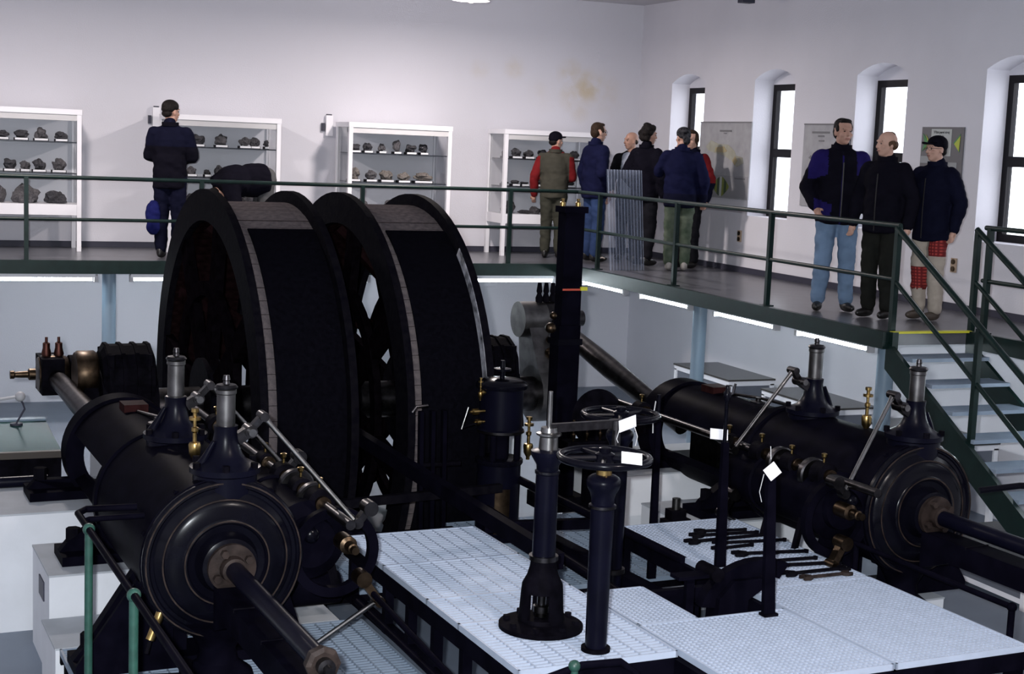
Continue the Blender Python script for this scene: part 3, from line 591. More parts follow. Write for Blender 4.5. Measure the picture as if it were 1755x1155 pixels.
mm, pinL = crank(1.95, 2.06, R_(18), .66); part(t, 'crank', mm, 'black_iron'); part(t, 'shaft_collar', MB().lathe([(.17,0),(.185,.02),(.185,.15),(.17,.17)], (1.90, YD, ZE+.30), (1,0,0), 26), 'bronze')
part(t, 'crank_pin', MB().cyl(pinL, pinL - Vector((.22,0,0)), .075, n=20), 'dark_steel')
# main bearings
for (xc, lab) in [(2.30, 'left main bearing with ribbed cap beside the left drum'), (5.52, 'right main bearing with bolted cap beside the right drum')]:
    t = thing('main_bearing', lab, 'bearing', (xc, 12.12, -1.05), eng=True, group='main bearings')
    part(t, 'pedestal', MB().prism([(xc-.22, 11.75, -1.05), (xc-.22, 12.5, -1.05), (xc-.22, 12.42, -.72), (xc-.22, 11.83, -.72)], (.44,0,0)), 'black_iron', smooth=False)
    part(t, 'cap', MB().lathe([(.30,0),(.30,.44)], (xc-.22, YD, ZE+.04), (1,0,0), 28), 'black_iron')
    part(t, 'top_housing', MB().lathe([(.24,0),(.29,.03),(.29,.39),(.24,.42)], (xc-.21, YD, -.575), (1,0,0), 14), 'black_iron', smooth=False)
    for dx in (-.16, -.05, .06, .17):
        part(t, 'rib', MB().lathe([(.305,0),(.305,.03)], (xc+dx-.015, YD, -.575), (1,0,0), 14), 'black_iron', smooth=False)
    for dx in (-.15, .15):
        for dy in (-.24, .24): part(t, 'bolt', MB().cyl((xc+dx, YD+dy, -.62), (xc+dx, YD+dy, -.34), .03, n=6), 'worn_black', smooth=False)
# connecting rods
t = thing('connecting_rod', 'thick dark connecting rod sloping from the crank into the right cylinder guide', 'rod', (XB, 11.5, -.5), eng=True)
pr_ = pin + Vector((.27, 0, 0)); ch = Vector((XB, 10.35, ZE))
part(t, 'rod', MB().tube([pr_ + Vector((0,-.05,0)), pr_ + (ch - pr_)*.5, ch], [.075, .095, .075], 18), 'dark_steel')
part(t, 'big_end', MB().lathe([(.15,0),(.17,.04),(.17,.16),(.15,.20)], pr_ - Vector((.10,0,0)), (1,0,0), 26), 'dark_steel')
for dx in (-.12, -.05, .02): part(t, 'oil_cup', MB().lathe([(.03,0),(.035,.06),(.02,.10),(.028,.12),(.018,.2)], pr_ + Vector((dx,-.02,.14)), (0,0,1), 12), 'worn_black')
for (dy, dz, r) in [(-.30,-.28,.055),(-.27,-.16,.035)]: part(t, 'lubricator_ball', MB().ell(pr_ + Vector((-.12,dy,dz)), (r,r,r)), 'bronze')
t = thing('connecting_rod', 'dark connecting rod with brass big end left of the left guide', 'rod', (XA, 11.2, -.6), eng=True)
pl_ = pinL - Vector((.13, 0, 0)); ch = Vector((XA, 10.1, ZE))
part(t, 'rod', MB().tube([pl_, pl_ + (ch - pl_)*.5, ch], [.07, .09, .075], 18), 'dark_steel')
part(t, 'big_end', MB().lathe([(.14,0),(.16,.04),(.16,.20),(.14,.24)], pl_ - Vector((.12,0,0)), (1,0,0), 26), 'bronze')
part(t, 'strap', MB().bar(pl_ + Vector((-.02,-.20,.0)), pl_ + Vector((-.02,.20,.0)), .18, .30), 'black_iron', smooth=False)
part(t, 'pin_nut', MB().lathe([(.05,0),(.05,.05),(.03,.06),(.025,.16),(.035,.17),(.035,.20)], pl_ + Vector((-.14,0,0)), (-1,0,0), 14), 'bronze')
for dx in (-.05, .05): part(t, 'oil_cup', MB().lathe([(.035,0),(.042,.03),(.03,.08),(.03,.12),(.012,.13),(.012,.17)], pl_ + Vector((dx,0,.14)), (0,0,1), 14), 'copper')
# ------------------------------------------------------------------ steam cylinders
def nuts(parent, c, axis, r, n, size, mname, name='nut', a0=0.0, h=None):
    c = Vector(c); d = Vector(axis).normalized(); x = Vector((1,0,0)) if abs(d.x) < .9 else Vector((0,1,0)); x = (x - d*x.dot(d)).normalized(); y = d.cross(x)
    for i in range(n):
        a = a0 + 2*pi*i/n; p = c + x*(r*cos(a)) + y*(r*sin(a)); part(parent, name, MB().cyl(p, p + d*(h or size), size*.62, n=6), mname, smooth=False)
def oiler(parent, x, y, z, s=1.0, name='oil_cup', mname='brass'):
    part(parent, name, MB().lathe([(.014*s,0),(.014*s,.02*s),(.032*s,.05*s),(.036*s,.10*s),(.030*s,.115*s),(.012*s,.12*s),(.012*s,.17*s),(.020*s,.18*s),(.020*s,.20*s),(.010*s,.205*s),(.010*s,.24*s),(.034*s,.245*s),(.034*s,.262*s),(.012*s,.265*s),(.012*s,.285*s),(.022*s,.29*s),(.022*s,.31*s)], (x,y,z), (0,0,1), 16), mname)
def cylinder(XC, s, lab, yf):
    # s = +1: valve gear on the +x side; yf: y of the front flange
    dy = yf - 7.60; XC0 = XC
    Y = lambda y: y + dy
    t = thing('steam_cylinder', lab, 'steam engine', (XC, Y(8.6), -1.5), eng=True)
    A = (0, -1, 0)
    part(t, 'barrel', MB().lathe([(.40,0),(.44,.0),(.44,.06),(.425,.07),(.425,1.36),(.44,1.37),(.44,1.44),(.42,1.45)], (XC, Y(9.08), ZE), A, 56), 'black_paint')
    fc = part(t, 'front_cover', MB().lathe([(.435,0),(.435,.03),(.425,.042),(.40,.046),(.392,.036),(.375,.036),(.36,.05),(.335,.060),(.328,.068),(.30,.080),(.26,.089),(.238,.091),(.23,.099),(.215,.102),(.205,.092),(.17,.088),(.155,.12),(.148,.17),(.12,.18)], (XC, Y(7.64), ZE), A, 64), 'black_gloss')
    for r, h in ((.418,.047),(.334,.066),(.226,.102)): part(fc, 'worn_ring', MB().ring((XC, Y(7.64)-h-.004, ZE), A, r-.004, r+.004, .003, 56), 'rusty_plate')
    gp = part(t, 'gland_plate', MB().lathe([(.128,0),(.128,.03),(.07,.035),(.065,.085),(.05,.09)], (XC, Y(7.46), ZE), A, 32), 'rusty_plate', label='rusty gland plate with nuts')
    nuts(gp, (XC, Y(7.43), ZE), A, .095, 4, .036, 'rusty_plate', a0=.5)
    rod = part(t, 'tail_rod', MB().lathe([(.050,0),(.050,1.42),(.058,1.43),(.058,1.47)], (XC, Y(7.40), ZE), A, 24), 'blue_black_paint')
    part(rod, 'end_nut', MB().lathe([(.075,0),(.08,.02),(.08,.05),(.06,.06)], (XC, Y(5.95), ZE), A, 8), 'rusty_plate', smooth=False); part(rod, 'end_stud', MB().lathe([(.04,0),(.04,.05),(.02,.055),(.02,.10)], (XC, Y(5.90), ZE), A, 14), 'dark_steel')
    tg = part(t, 'tail_guide', MB().prism([(XC-.09, Y(7.46), ZE-.10), (XC-.09, Y(5.0), ZE-.10), (XC-.09, Y(5.0), ZE-.24), (XC-.09, Y(7.2), ZE-.24), (XC-.09, Y(7.46), ZE-.34)], (.18,0,0)), 'black_paint', smooth=False)
    for k in range(4): part(tg, 'joint_strip', MB().box(XC-.092, XC+.092, Y(7.05 - k*.5), Y(7.06 - k*.5), ZE-.115, ZE-.094), 'worn_black', smooth=False)
    part(t, 'tail_stand', MB().prism([(XC-.05, Y(5.3), ZE-.24), (XC-.05, Y(5.1), ZE-.24), (XC-.05, Y(5.0), -1.5), (XC-.05, Y(5.4), -1.5)], (.1,0,0)), 'black_iron', smooth=False)
    # trunk guide behind the cylinder: top and bottom shells, open at the sides, ring at the far end
    tk = part(t, 'trunk_guide', MB().ring((XC, Y(10.52), ZE), A, .30, .375, 1.46, 22, a0=R_(25), a1=R_(155)), 'black_paint'); part(t, 'trunk_trough', MB().ring((XC, Y(10.52), ZE), A, .30, .375, 1.46, 22, a0=R_(206), a1=R_(334)), 'black_paint')
    part(t, 'trunk_ring', MB().ring((XC, Y(10.60), ZE), A, .275, .40, .20, 48), 'black_paint'); part(t, 'trunk_flange', MB().ring((XC, Y(9.22), ZE), A, .28, .40, .14, 48), 'black_paint')
    part(t, 'crosshead', MB().box(XC-.16, XC+.16, Y(9.75), Y(10.15), ZE-.28, ZE+.28).cyl((XC, Y(9.8), ZE), (XC, Y(9.0), ZE), .06, n=18), 'dark_steel', smooth=False)
    # feet
    for side in (-1, 1):
        for (yy, w, zb, xo, nm) in [(10.45, .34, -1.10, .65, 'rear_foot'), (9.35, .34, -1.25, .60, 'middle_foot'), (8.05, .30, -1.5, .72, 'front_foot')]:
            if side == s and nm == 'front_foot': xo = .56
            xo_ = XC + side*xo; mm = MB(); y0, y1 = Y(yy) - w/2, Y(yy) + w/2
            mm.box(min(xo_, XC), max(xo_, XC), y0, y1, zb, zb + .06)
            mm.prism([(xo_, Y(yy)-.04, zb+.06), (xo_ - side*.05, Y(yy)-.04, zb+.12), (XC + side*.34, Y(yy)-.04, ZE-.16 if nm != 'front_foot' else ZE-.06), (XC + side*.10, Y(yy)-.04, ZE-.36), (XC + side*.10, Y(yy)-.04, zb+.06)], (0,.08,0))
            if nm == 'front_foot': mm.prism([(xo_, y0, zb+.06), (XC + side*.40, y0, ZE-.16), (XC + side*.2, y0, ZE-.40), (XC+side*.2, y0, zb+.06)], (0,.03,0))
            ft = part(t, nm, mm, 'black_paint', smooth=False)
            bx = xo_ - side*.09
            part(ft, 'anchor_bolt', MB().cyl((bx, Y(yy), zb+.06), (bx, Y(yy), zb+.20), .045, n=6), 'worn_black', smooth=False)
    part(t, 'front_pedestal', MB().lathe([(.20,0),(.19,.03),(.11,.09),(.10,.16),(.14,.24),(.24,.34)], (XC, Y(7.72), -1.5), (0,0,1), 24), 'black_paint')
    # the two valve bonnets on top
    for k, yy in enumerate((8.80, 7.75)):
        y = Y(yy); XC = XC0 + (.035 if k else 0); zo = -.39 if k else -.41
        b = part(t, 'valve_bonnet', MB().lathe([(.172,-.10),(.172,.01),(.19,.02),(.19,.05),(.165,.06),(.150,.068),(.116,.085),(.093,.115),(.078,.15),(.068,.19),(.061,.23),(.066,.27)], (XC, y, zo), (0,0,1), 32), 'blue_black_paint')
        nuts(b, (XC, y, zo + .05), (0,0,1), .175, 6, .034, 'black_iron', 'bonnet_nut', a0=.3)
        part(b, 'sleeve', MB().lathe([(.060,0),(.060,.012),(.050,.016),(.050,.20),(.055,.205),(.055,.225),(.050,.23)], (XC, y, -.15), (0,0,1), 28), 'crank_steel')
        part(b, 'sleeve_cap', MB().lathe([(.060,0),(.062,.008),(.052,.020),(.020,.024),(.016,.040),(.020,.045),(.016,.070)], (XC, y, .082), (0,0,1), 24), 'dark_steel')
        part(b, 'scoop_neck', MB().tube([(XC - s*.14, y, -.345), (XC - s*.11, y-.02, -.28), (XC - s*.07, y-.03, -.20)], [.03,.02,.012], 10), 'blue_black_paint')
        # rocker and pull rod down to the lay shaft
        piv = Vector((XC + s*.13, y, -.155)); tip = Vector((XC + s*.20, y - .01, -.075))
        rk = part(t, 'rocker_arm', MB().lathe([(.034,-.05),(.034,.05)], piv, A, 16).bar(piv, tip, .035, .045, up=(0,1,0)).lathe([(.026,-.045),(.026,.045)], tip, A, 14).bar((XC + s*.06, y, -.20), piv, .05, .06), 'dark_steel', angle=50)
        part(rk, 'rocker_pin', MB().cyl(piv + Vector((0,-.05,0)), piv + Vector((0,-.075,0)), .022, n=12), 'polished_steel')
        bot = Vector((XC + s*.69, (Y(7.56) if k else y - .04), -.66 if k else -.62))
        part(t, 'pull_rod', MB().tube([tip, tip + (bot - tip)*.08, tip + (bot - tip)*.92, bot], [.022,.014,.014,.020], 12), 'polished_steel')
        pe = bot + Vector((s*.07, 0, .08))
        part(t, 'bell_crank', MB().lathe([(.030,-.03),(.030,.03)], bot, A, 14).bar(bot, pe, .04, .05, up=(0,1,0)).lathe([(.042,-.05),(.042,.04)], pe, A, 18), 'dark_steel', angle=50)
        part(t, 'trip_spindle', MB().lathe([(.05,0),(.05,.12),(.03,.13),(.03,.20),(.022,.205),(.022,.24)], bot + Vector((-s*.05, .10, -.12)), A, 18), 'bronze', label='bronze trip spindle end')
        low = bot + Vector((s*.02, -.05, -.30)); lo2 = low + Vector((s*.09, -.02, -.13))
        part(t, 'lower_lever', MB().lathe([(.045,-.05),(.045,.05)], low, A, 18).bar(low, lo2, .045, .055, up=(0,1,0)).lathe([(.03,-.045),(.03,.045)], lo2, A, 14), 'bronze' if k else 'dark_steel', angle=50)
        part(t, 'lower_rod', MB().tube([lo2, lo2 + Vector((-s*.36, -.03, -.20))], .014, 10), 'polished_steel')
    XC = XC0
    # valve chest and lay shaft on the side
    vx = XC + s*.52
    part(t, 'valve_chest', MB().lathe([(.18,0),(.20,.03),(.20,.30),(.215,.31),(.215,.36),(.20,.37),(.20,1.0),(.225,1.01),(.225,1.06),(.15,1.10),(.14,1.14)], (vx, Y(8.85), -.80), A, 36), 'black_paint')
    part(t, 'chest_neck', MB().box(min(XC + s*.2, vx), max(XC + s*.2, vx), Y(7.95), Y(8.65), -.98, -.66), 'black_paint', smooth=False)
    part(t, 'guard_ring', MB().ring((vx + s*.11, Y(7.68), -.84), A, .20, .255, .05, 40), 'black_paint')
    part(t, 'chest_boss', MB().ell((vx - s*.02, Y(7.66), -.74), (.045,.03,.045)), 'black_gloss')
    lx = XC + s*.60
    part(t, 'lay_shaft', MB().lathe([(.028,0),(.028,3.6)], (lx, Y(10.9), -.60), A, 16), 'dark_steel')
    for yy, r in ((8.95,.06),(8.55,.075),(8.2,.065),(7.85,.08),(10.2,.07)):
        e = part(t, 'shaft_bearing', MB().lathe([(r*.7,-.06),(r,-.05),(r,.05),(r*.7,.06)], (lx, Y(yy), -.60), A, 20).box(lx-.03, lx+.03, Y(yy)-.035, Y(yy)+.035, -.78, -.62), 'black_iron')
        part(e, 'grease_cup', MB().lathe([(.008,0),(.008,.03),(.018,.04),(.020,.06),(.010,.065)], (lx, Y(yy), -.60 + r - .005), (0,0,1), 12), 'brass')
        part(e, 'bush', MB().lathe([(.045,0),(.045,.03)], (lx, Y(yy)-.058, -.60), A, 18), 'bronze')
    for yy in (8.38, 8.02):
        part(t, 'eccentric', MB().lathe([(.10,0),(.11,.01),(.11,.05),(.10,.06)], (lx + .02, Y(yy), -.63), A, 28), 'dark_steel')
        part(t, 'eccentric_rod', MB().bar((lx + .02, Y(yy)-.03, -.66), (lx + s*.14, Y(yy)-.1, -1.12), .03, .045), 'black_iron', smooth=False)
    oiler(t, XC - s*.02, Y(8.22), -.42)
    # small fittings on the trunk guide
    part(t, 'oil_box', MB().box(XC-.08, XC+.08, Y(9.98), Y(10.16), -.46, -.40), 'maroon_paint', smooth=False)
    part(t, 'oil_pipe', MB().tube([(XC, Y(9.95), -.44), (XC + .08, Y(9.6), -.42), (XC + .12, Y(9.2), -.42), (XC+.1, Y(8.95), -.42)], .012, 8), 'dark_steel')
    part(t, 'oil_dish', MB().lathe([(.05,0),(.06,.01),(.06,.03),(.02,.035),(.02,.06)], (XC+.05, Y(9.55), -.47), (0,0,1), 18), 'dark_steel')
    # drain cock at the front bottom
    dx = XC - .36
    if s > 0: part(t, 'drain_cock', MB().tube([(dx+.03, Y(7.62), ZE-.26), (dx-.03, Y(7.60), ZE-.40)], .024, 10), 'brass'); part(t, 'drain_handle', MB().tube([(dx-.03, Y(7.60), ZE-.40), (dx-.05, Y(7.59), ZE-.47)], .012, 8), 'worn_black')
    nuts(t, (XC, Y(7.70), ZE), A, .432, 10, .03, 'black_paint', 'cover_stud', a0=.9, h=.03)
    return t
cylinder(XA, 1, 'large black left steam cylinder with brass oiler and tail rod towards camera', 7.60)
cylinder(XB, -1, 'large black right steam cylinder lying below the stairs', 7.42)
# pipes beside the engines
single('steam_pipe', MB().tube([(-.3, 10.75, -1.06), (1.5, 10.75, -1.06)], .04, 14), 'blue_black_paint', 'dark blue horizontal pipe lying on the left rear pier', 'pipe', (.6, 10.75, -1.10), eng=True)
single('steam_pipe', MB().tube([(6.95, 7.35, -.70), (7.2, 7.25, -.66), (7.55, 7.1, -.66), (8.1, 6.9, -.70)], .022, 12), 'black_gloss', 'thin black pipe running right from the right cylinder cover past stairs', 'pipe', (7.2, 7.3, -.7), eng=True)
single('exhaust_pipe', MB().tube([(2.0, 8.45, -1.30), (2.9, 8.45, -1.30)], .10, 20), 'black_paint', 'thick black pipe crossing under the left valve gear', 'pipe', (2.4, 8.45, -1.5), eng=True)
# ------------------------------------------------------------------ gratings
def grating(name, label, x0, x1, y0, y1, z, mname, sx=.04, cross=.10, group=None, w=.012, h=.028, kind=None):
    t = thing(name, label, 'grating', ((x0+x1)/2, (y0+y1)/2, z), eng=True, group=group)
    mm = MB(); n = max(1, int(round((y1 - y0 - .02) / sx)))
    for i in range(n + 1):
        y = y0 + .01 + (y1 - y0 - .02) * i / n; mm.box(x0 + .004, x1 - .004, y - w/2, y + w/2, z - h, z - .001)
    part(t, 'bearing_bars', mm, mname, smooth=False, kind='stuff')
    mm = MB(); n = max(1, int(round((x1 - x0 - .02) / cross)))
    for i in range(n + 1):
        x = x0 + .01 + (x1 - x0 - .02) * i / n; mm.box(x - .004, x + .004, y0 + .004, y1 - .004, z - .012, z)
    part(t, 'cross_rods', mm, mname, smooth=False, kind='stuff')
    mm = MB(); e = .012
    mm.box(x0, x1, y0, y0 + e, z - h - .004, z + .002); mm.box(x0, x1, y1 - e, y1, z - h - .004, z + .002); mm.box(x0, x0 + e, y0, y1, z - h - .004, z + .002); mm.box(x1 - e, x1, y0, y1, z - h - .004, z + .002)
    part(t, 'edge_frame', mm, mname, smooth=False)
    return t
ZP, ZL = -1.10, -1.50
G = 'white gratings of the driver platform'
for (y0, y1, lab) in [(8.15, 8.85, 'white grating panel at far left of driver platform next to drums'), (7.45, 8.15, 'second white grating panel of the platform left side counted from drums'), (7.0, 7.45, 'narrow white grating panel beside the bell shaped column foot'), (6.25, 7.0, 'white grating panel under the bell shaped column foot')]:
    grating('steel_grating', lab, 3.08, 3.985, y0, y1, ZP, 'grating_white', group=G)
grating('steel_grating', 'white grating panel in the foreground centre in front of the lever pedestal', 4.0, 4.94, 5.72, 6.68, ZP, 'grating_white', .033, .033, group=G, w=.013)
grating('steel_grating', 'small white grating panel between column and lever pedestal', 4.0, 4.38, 6.69, 7.30, ZP, 'grating_white', .033, .033, group=G, w=.013)
grating('steel_grating', 'large white grating panel at front right of platform', 4.955, 5.84, 5.72, 7.05, ZP, 'grating_white', .033, .033, group=G, w=.013)
grating('steel_grating', 'large white grating panel carrying the row of wrenches', 4.955, 5.84, 7.06, 8.56, ZP, 'grating_white', .033, .033, group=G, w=.013)
G2 = 'lower gratings around the engine'
grating('floor_grating', 'grey blue lower grating in front of left steam cylinder', 1.24, 2.14, 5.0, 8.40, ZL, 'grating_shade_blue', group=G2)
grating('floor_grating', 'grey blue lower grating between left cylinder and driver platform', 2.15, 3.04, 5.0, 8.40, ZL, 'grating_shade_blue', group=G2)
grating('floor_grating', 'grey blue lower grating below the drums left of vertical vessel', 2.95, 4.30, 8.95, 10.0, ZL, 'grating_shade_blue', group=G2)
grating('floor_grating', 'grey blue lower grating right of the vertical vessel', 4.40, 5.70, 8.62, 10.4, ZL, 'grating_shade_blue', group=G2)
for (x0, x1, y0, y1, lab) in [(1.24, 3.04, 5.0, 8.40, 'front left'), (2.95, 4.30, 8.95, 10.0, 'centre'), (4.40, 5.70, 8.62, 10.4, 'right')]:
    tt = thing('grating_trestle', 'low dark steel trestle under the %s lower grating' % lab, 'trestle', ((x0+x1)/2, (y0+y1)/2, ZF), eng=True, group='trestles under the lower gratings')
    for xa in (x0 + .02, x1 - .06):
        for ya in (y0 + .02, y1 - .06): part(tt, 'leg', MB().box(xa, xa + .04, ya, ya + .04, ZF, ZL - .08), 'black_iron', smooth=False)
    for ya in (y0, y1 - .04): part(tt, 'beam', MB().box(x0, x1, ya, ya + .04, ZL - .08, ZL - .033), 'black_iron', smooth=False)
t = thing('platform_frame', 'black steel frame carrying the white driver platform', 'frame', (4.4, 7.2, ZF), eng=True)
def beam(a, b, w=.05, h=.09, nm='beam'): part(t, nm, MB().bar(a, b, w, h), 'black_paint', smooth=False)
zb = ZP - .08
beam((3.10, 8.86, zb), (3.10, 6.24, zb)); beam((3.985, 8.86, zb), (3.985, 5.70, zb)); beam((4.95, 8.56, zb), (4.95, 5.70, zb)); beam((5.82, 8.56, zb), (5.82, 5.70, zb))
beam((3.98, 5.735, zb), (5.84, 5.735, zb)); beam((3.08, 6.265, zb), (3.98, 6.265, zb)); beam((3.98, 7.30, zb), (4.95, 7.30, zb)); beam((3.08, 8.84, zb), (3.98, 8.84, zb)); beam((4.95, 8.54, zb), (5.84, 8.54, zb))
for y in (8.72, 8.10, 7.72, 7.33, 6.93, 6.55, 6.28): beam((3.10, y, ZP - .12), (3.10, y, ZL - .0), .055, .055, 'post')
for (x, y) in [(3.96, 8.8), (3.96, 6.9), (4.95, 8.5), (5.8, 8.5), (5.8, 5.76), (4.95, 5.76), (5.8, 7.1), (4.95, 6.7), (4.0, 5.76)]: beam((x, y, ZP - .12), (x, y, ZF), .06, .06, 'post')
beam((3.10, 8.86, ZL + .03), (3.10, 6.0, ZL + .03), .05, .06)
# hand-operated machinery standing on and around the platform
t = thing('bell_foot_column', 'black control column with bell shaped open foot and crank lever on top', 'control column', (3.48, 6.82, ZP), eng=True)
cx_, cy_ = 3.48, 6.82
part(t, 'foot_plate', MB().lathe([(.225,0),(.225,.022),(.20,.03),(.12,.04),(.11,.06)], (cx_, cy_, ZP), (0,0,1), 36), 'black_iron')
for i in range(8):
    a = 2*pi*i/8 + .2; part(t, 'foot_bolt', MB().cyl((cx_ + .185*cos(a), cy_ + .185*sin(a), ZP+.025), (cx_ + .185*cos(a), cy_ + .185*sin(a), ZP+.05), .02, n=6), 'black_iron', smooth=False)
for i in range(3):
    a0 = 2*pi*i/3 + .45; part(t, 'bell_leg', MB().lathe([(.125,.05),(.118,.10),(.112,.20),(.10,.25),(.085,.275),(.085,.25),(.09,.22),(.098,.19),(.10,.05),(.125,.05)], (cx_, cy_, ZP), (0,0,1), 8, caps=False, a0=a0, a1=a0 + R_(62)), 'black_iron')
part(t, 'bell_shoulder', MB().lathe([(.112,.20),(.108,.24),(.085,.285),(.072,.33),(.066,.37)], (cx_, cy_, ZP), (0,0,1), 28), 'black_iron')
part(t, 'inner_spindle', MB().lathe([(.03,.04),(.03,.08),(.045,.085),(.045,.12),(.025,.125),(.025,.25)], (cx_, cy_, ZP), (0,0,1), 14), 'dark_steel')
part(t, 'collar', MB().lathe([(.078,.37),(.078,.395)], (cx_, cy_, ZP), (0,0,1), 28), 'dark_steel')
part(t, 'shaft', MB().lathe([(.062,.39),(.060,.83),(.066,.835),(.066,.85),(.058,.855),(.06,.88),(.09,.93),(.092,.955),(.06,.965)], (cx_, cy_, ZP), (0,0,1), 28), 'blue_black_paint')
part(t, 'ring', MB().lathe([(.066,0),(.066,.012)], (cx_, cy_, ZP+.838), (0,0,1), 28), 'polished_steel')
part(t, 'head', MB().lathe([(.048,.955),(.052,.96),(.048,1.03),(.066,1.04),(.066,1.05),(.045,1.055),(.042,1.08)], (cx_, cy_, ZP), (0,0,1), 24), 'polished_steel')
part(t, 'spindle', MB().cyl((cx_, cy_, ZP+1.06), (cx_, cy_, ZP+1.27), .014, .012, n=12), 'polished_steel')
lv = part(t, 'crank_lever', MB().bar((cx_, cy_, ZP+1.075), (cx_ + .46, cy_ + .10, ZP+1.06), .03, .045).lathe([(.045,0),(.045,.05)], (cx_ + .46, cy_ + .10, ZP+1.03), (0,0,1), 16), 'dark_steel', angle=50)
part(lv, 'handle', MB().cyl((cx_ + .46, cy_ + .10, ZP+1.04), (cx_ + .46, cy_ + .10, ZP+.90), .02, .026, n=14), 'dark_steel')
def handwheel(name, lab, x, y, zw, zbase, r, base):
    t = thing(name, lab, 'handwheel', (x, y, zbase), eng=True, group='handwheel columns')
    prof = [(.055, zbase), (.060, zw-.26), (.068, zw-.255), (.068, zw-.24), (.058, zw-.235), (.058, zw-.21), (.066, zw-.18), (.080, zw-.155), (.087, zw-.135), (.087, zw-.118), (.080, zw-.102), (.062, zw-.09), (.045, zw-.085)]
    part(t, 'column', MB().lathe([(a, b) for a, b in prof], (x, y, 0), (0,0,1), 28), 'blue_black_paint')
    part(t, 'column_ring', MB().lathe([(.070,0),(.070,.014)], (x, y, zw-.255), (0,0,1), 28), 'dark_steel')
    if base: part(t, 'foot', MB().lathe([(.075,0),(.075,.02)], (x, y, zbase), (0,0,1), 20), 'black_iron')
    else: part(t, 'lower_collar', MB().lathe([(.075,0),(.075,.03)], (x, y, zbase+.22), (0,0,1), 24), 'dark_steel')
    part(t, 'collar', MB().lathe([(.04,0),(.04,.06)], (x, y, zw-.085), (0,0,1), 20), 'brass')
    part(t, 'rim', MB().tube([(x + r*cos(2*pi*i/40), y + r*sin(2*pi*i/40), zw) for i in range(40)], .020, 10, closed=True), 'black_gloss')
    part(t, 'wheel_hub', MB().lathe([(.05,-.03),(.05,.02),(.03,.03),(.03,.05),(.015,.055)], (x, y, zw), (0,0,1), 20), 'black_gloss')
    for i in range(5):
        a = 2*pi*i/5 + .4; part(t, 'spoke', MB().tube([(x + .04*cos(a), y + .04*sin(a), zw), (x + r*cos(a), y + r*sin(a), zw)], [.016,.012], 8), 'black_gloss')
    return t
handwheel('handwheel_column', 'front black column with horizontal handwheel standing on white grating', 3.585, 6.40, -.10, ZP, .225, True)
handwheel('handwheel_column', 'rear black column with horizontal handwheel standing in the pit', 4.58, 8.0, -.215, -1.45, .235, False)
# labels tied to the handwheels and levers
def tag_card(lab, c, ux, uz, w, h, strings):
    c, ux, uz = Vector(c), Vector(ux).normalized(), Vector(uz).normalized(); n = ux.cross(uz).normalized(); mm = MB()
    t = thing('paper_tag', lab, 'tag', c, eng=True, group='white paper tags on the controls')
    mm.prism([c - ux*w/2 - uz*h/2, c + ux*w/2 - uz*h/2, c + ux*w/2 + uz*h/2, c - ux*w/2 + uz*h/2], n*.003); part(t, 'card', mm, 'paper', smooth=False)
    for s_ in strings: part(t, 'string', MB().tube([Vector(p) for p in s_], .0022, 5), 'string')
tag_card('blank white tag lying on the rim of the front handwheel', (3.60, 6.16, -.055), (1,-.25,-.12), (.15,.3,.45), .105, .062, [[(3.56,6.19,-.06),(3.58,6.18,-.05)]])
tag_card('blank white tag hung on the end of crank lever', (3.89, 6.72, .0), (1,-.15,.35), (-.25,-.3,.8), .10, .075, [[(3.85,6.73,-.03),(3.83,6.72,-.08),(3.84,6.72,-.10)],[(3.93,6.72,-.01),(3.95,6.71,-.07),(3.94,6.71,-.12)]])
tag_card('blank white tag hanging behind the tall lever with round grip', (5.0, 7.52, -.265), (1,-.05,-.12), (.12,.25,.95), .125, .065, [])
tag_card('white diamond hanging tag on the short lever with string', (4.72, 6.56, -.27), (1,-.1,.75), (-.75,.2,.95), .078, .078, [[(4.70,6.55,-.20),(4.70,6.56,-.13)],[(4.66,6.55,-.28),(4.645,6.56,-.38),(4.67,6.57,-.44)]])
# tall levers
t = thing('hand_lever', 'tall black hand lever with round grip rising from the toothed quadrant', 'lever', (5.0, 7.42, ZP), eng=True, group='hand levers')
part(t, 'bar', MB().prism([(4.985,7.44,-1.08),(5.055,7.44,-1.08),(5.025,7.44,-.30),(4.985,7.44,-.30)], (0,.03,0)), 'black_paint', smooth=False)
part(t, 'grip', MB().lathe([(.012,0),(.012,.26),(.02,.27),(.025,.30),(.02,.32),(.012,.33),(.012,.36)], (5.0,7.455,-.31), (0,0,1), 14), 'black_gloss')
part(t, 'catch_lever', MB().tube([(5.0,7.46,-.02),(5.03,7.44,.0),(5.045,7.44,.06)], .008, 8), 'dark_steel')
t = thing('hand_lever', 'short black hand lever with white diamond tag standing on grating', 'lever', (4.79, 6.6, ZP), eng=True, group='hand levers')
part(t, 'bar', MB().prism([(4.745,6.585,ZP),(4.82,6.585,ZP),(4.765,6.585,-.29),(4.715,6.585,-.29)], (0,.03,0)), 'black_paint', smooth=False)
part(t, 'foot', MB().box(4.74, 4.83, 6.57, 6.63, ZP, ZP+.015), 'black_iron', smooth=False)
t = thing('hand_lever', 'slim black lever behind the handwheels at the pit edge', 'lever', (5.25, 8.6, ZL), eng=True, group='hand levers')
part(t, 'bar', MB().prism([(5.20,8.585,ZL),(5.26,8.585,ZL),(5.235,8.585,-.35),(5.20,8.585,-.35)], (0,.03,0)), 'black_paint', smooth=False)
part(t, 'grip', MB().cyl((5.217,8.60,-.36),(5.217,8.60,-.21), .014, n=12), 'black_gloss'); part(t, 'latch', MB().tube([(5.18,8.58,-.25),(5.165,8.58,-.36),(5.17,8.58,-.47)], .004, 6), 'string')
t = thing('lever_pedestal', 'black curved lever pedestal with quadrant beside the grating cut-out', 'pedestal', (4.65, 6.95, ZF), eng=True)
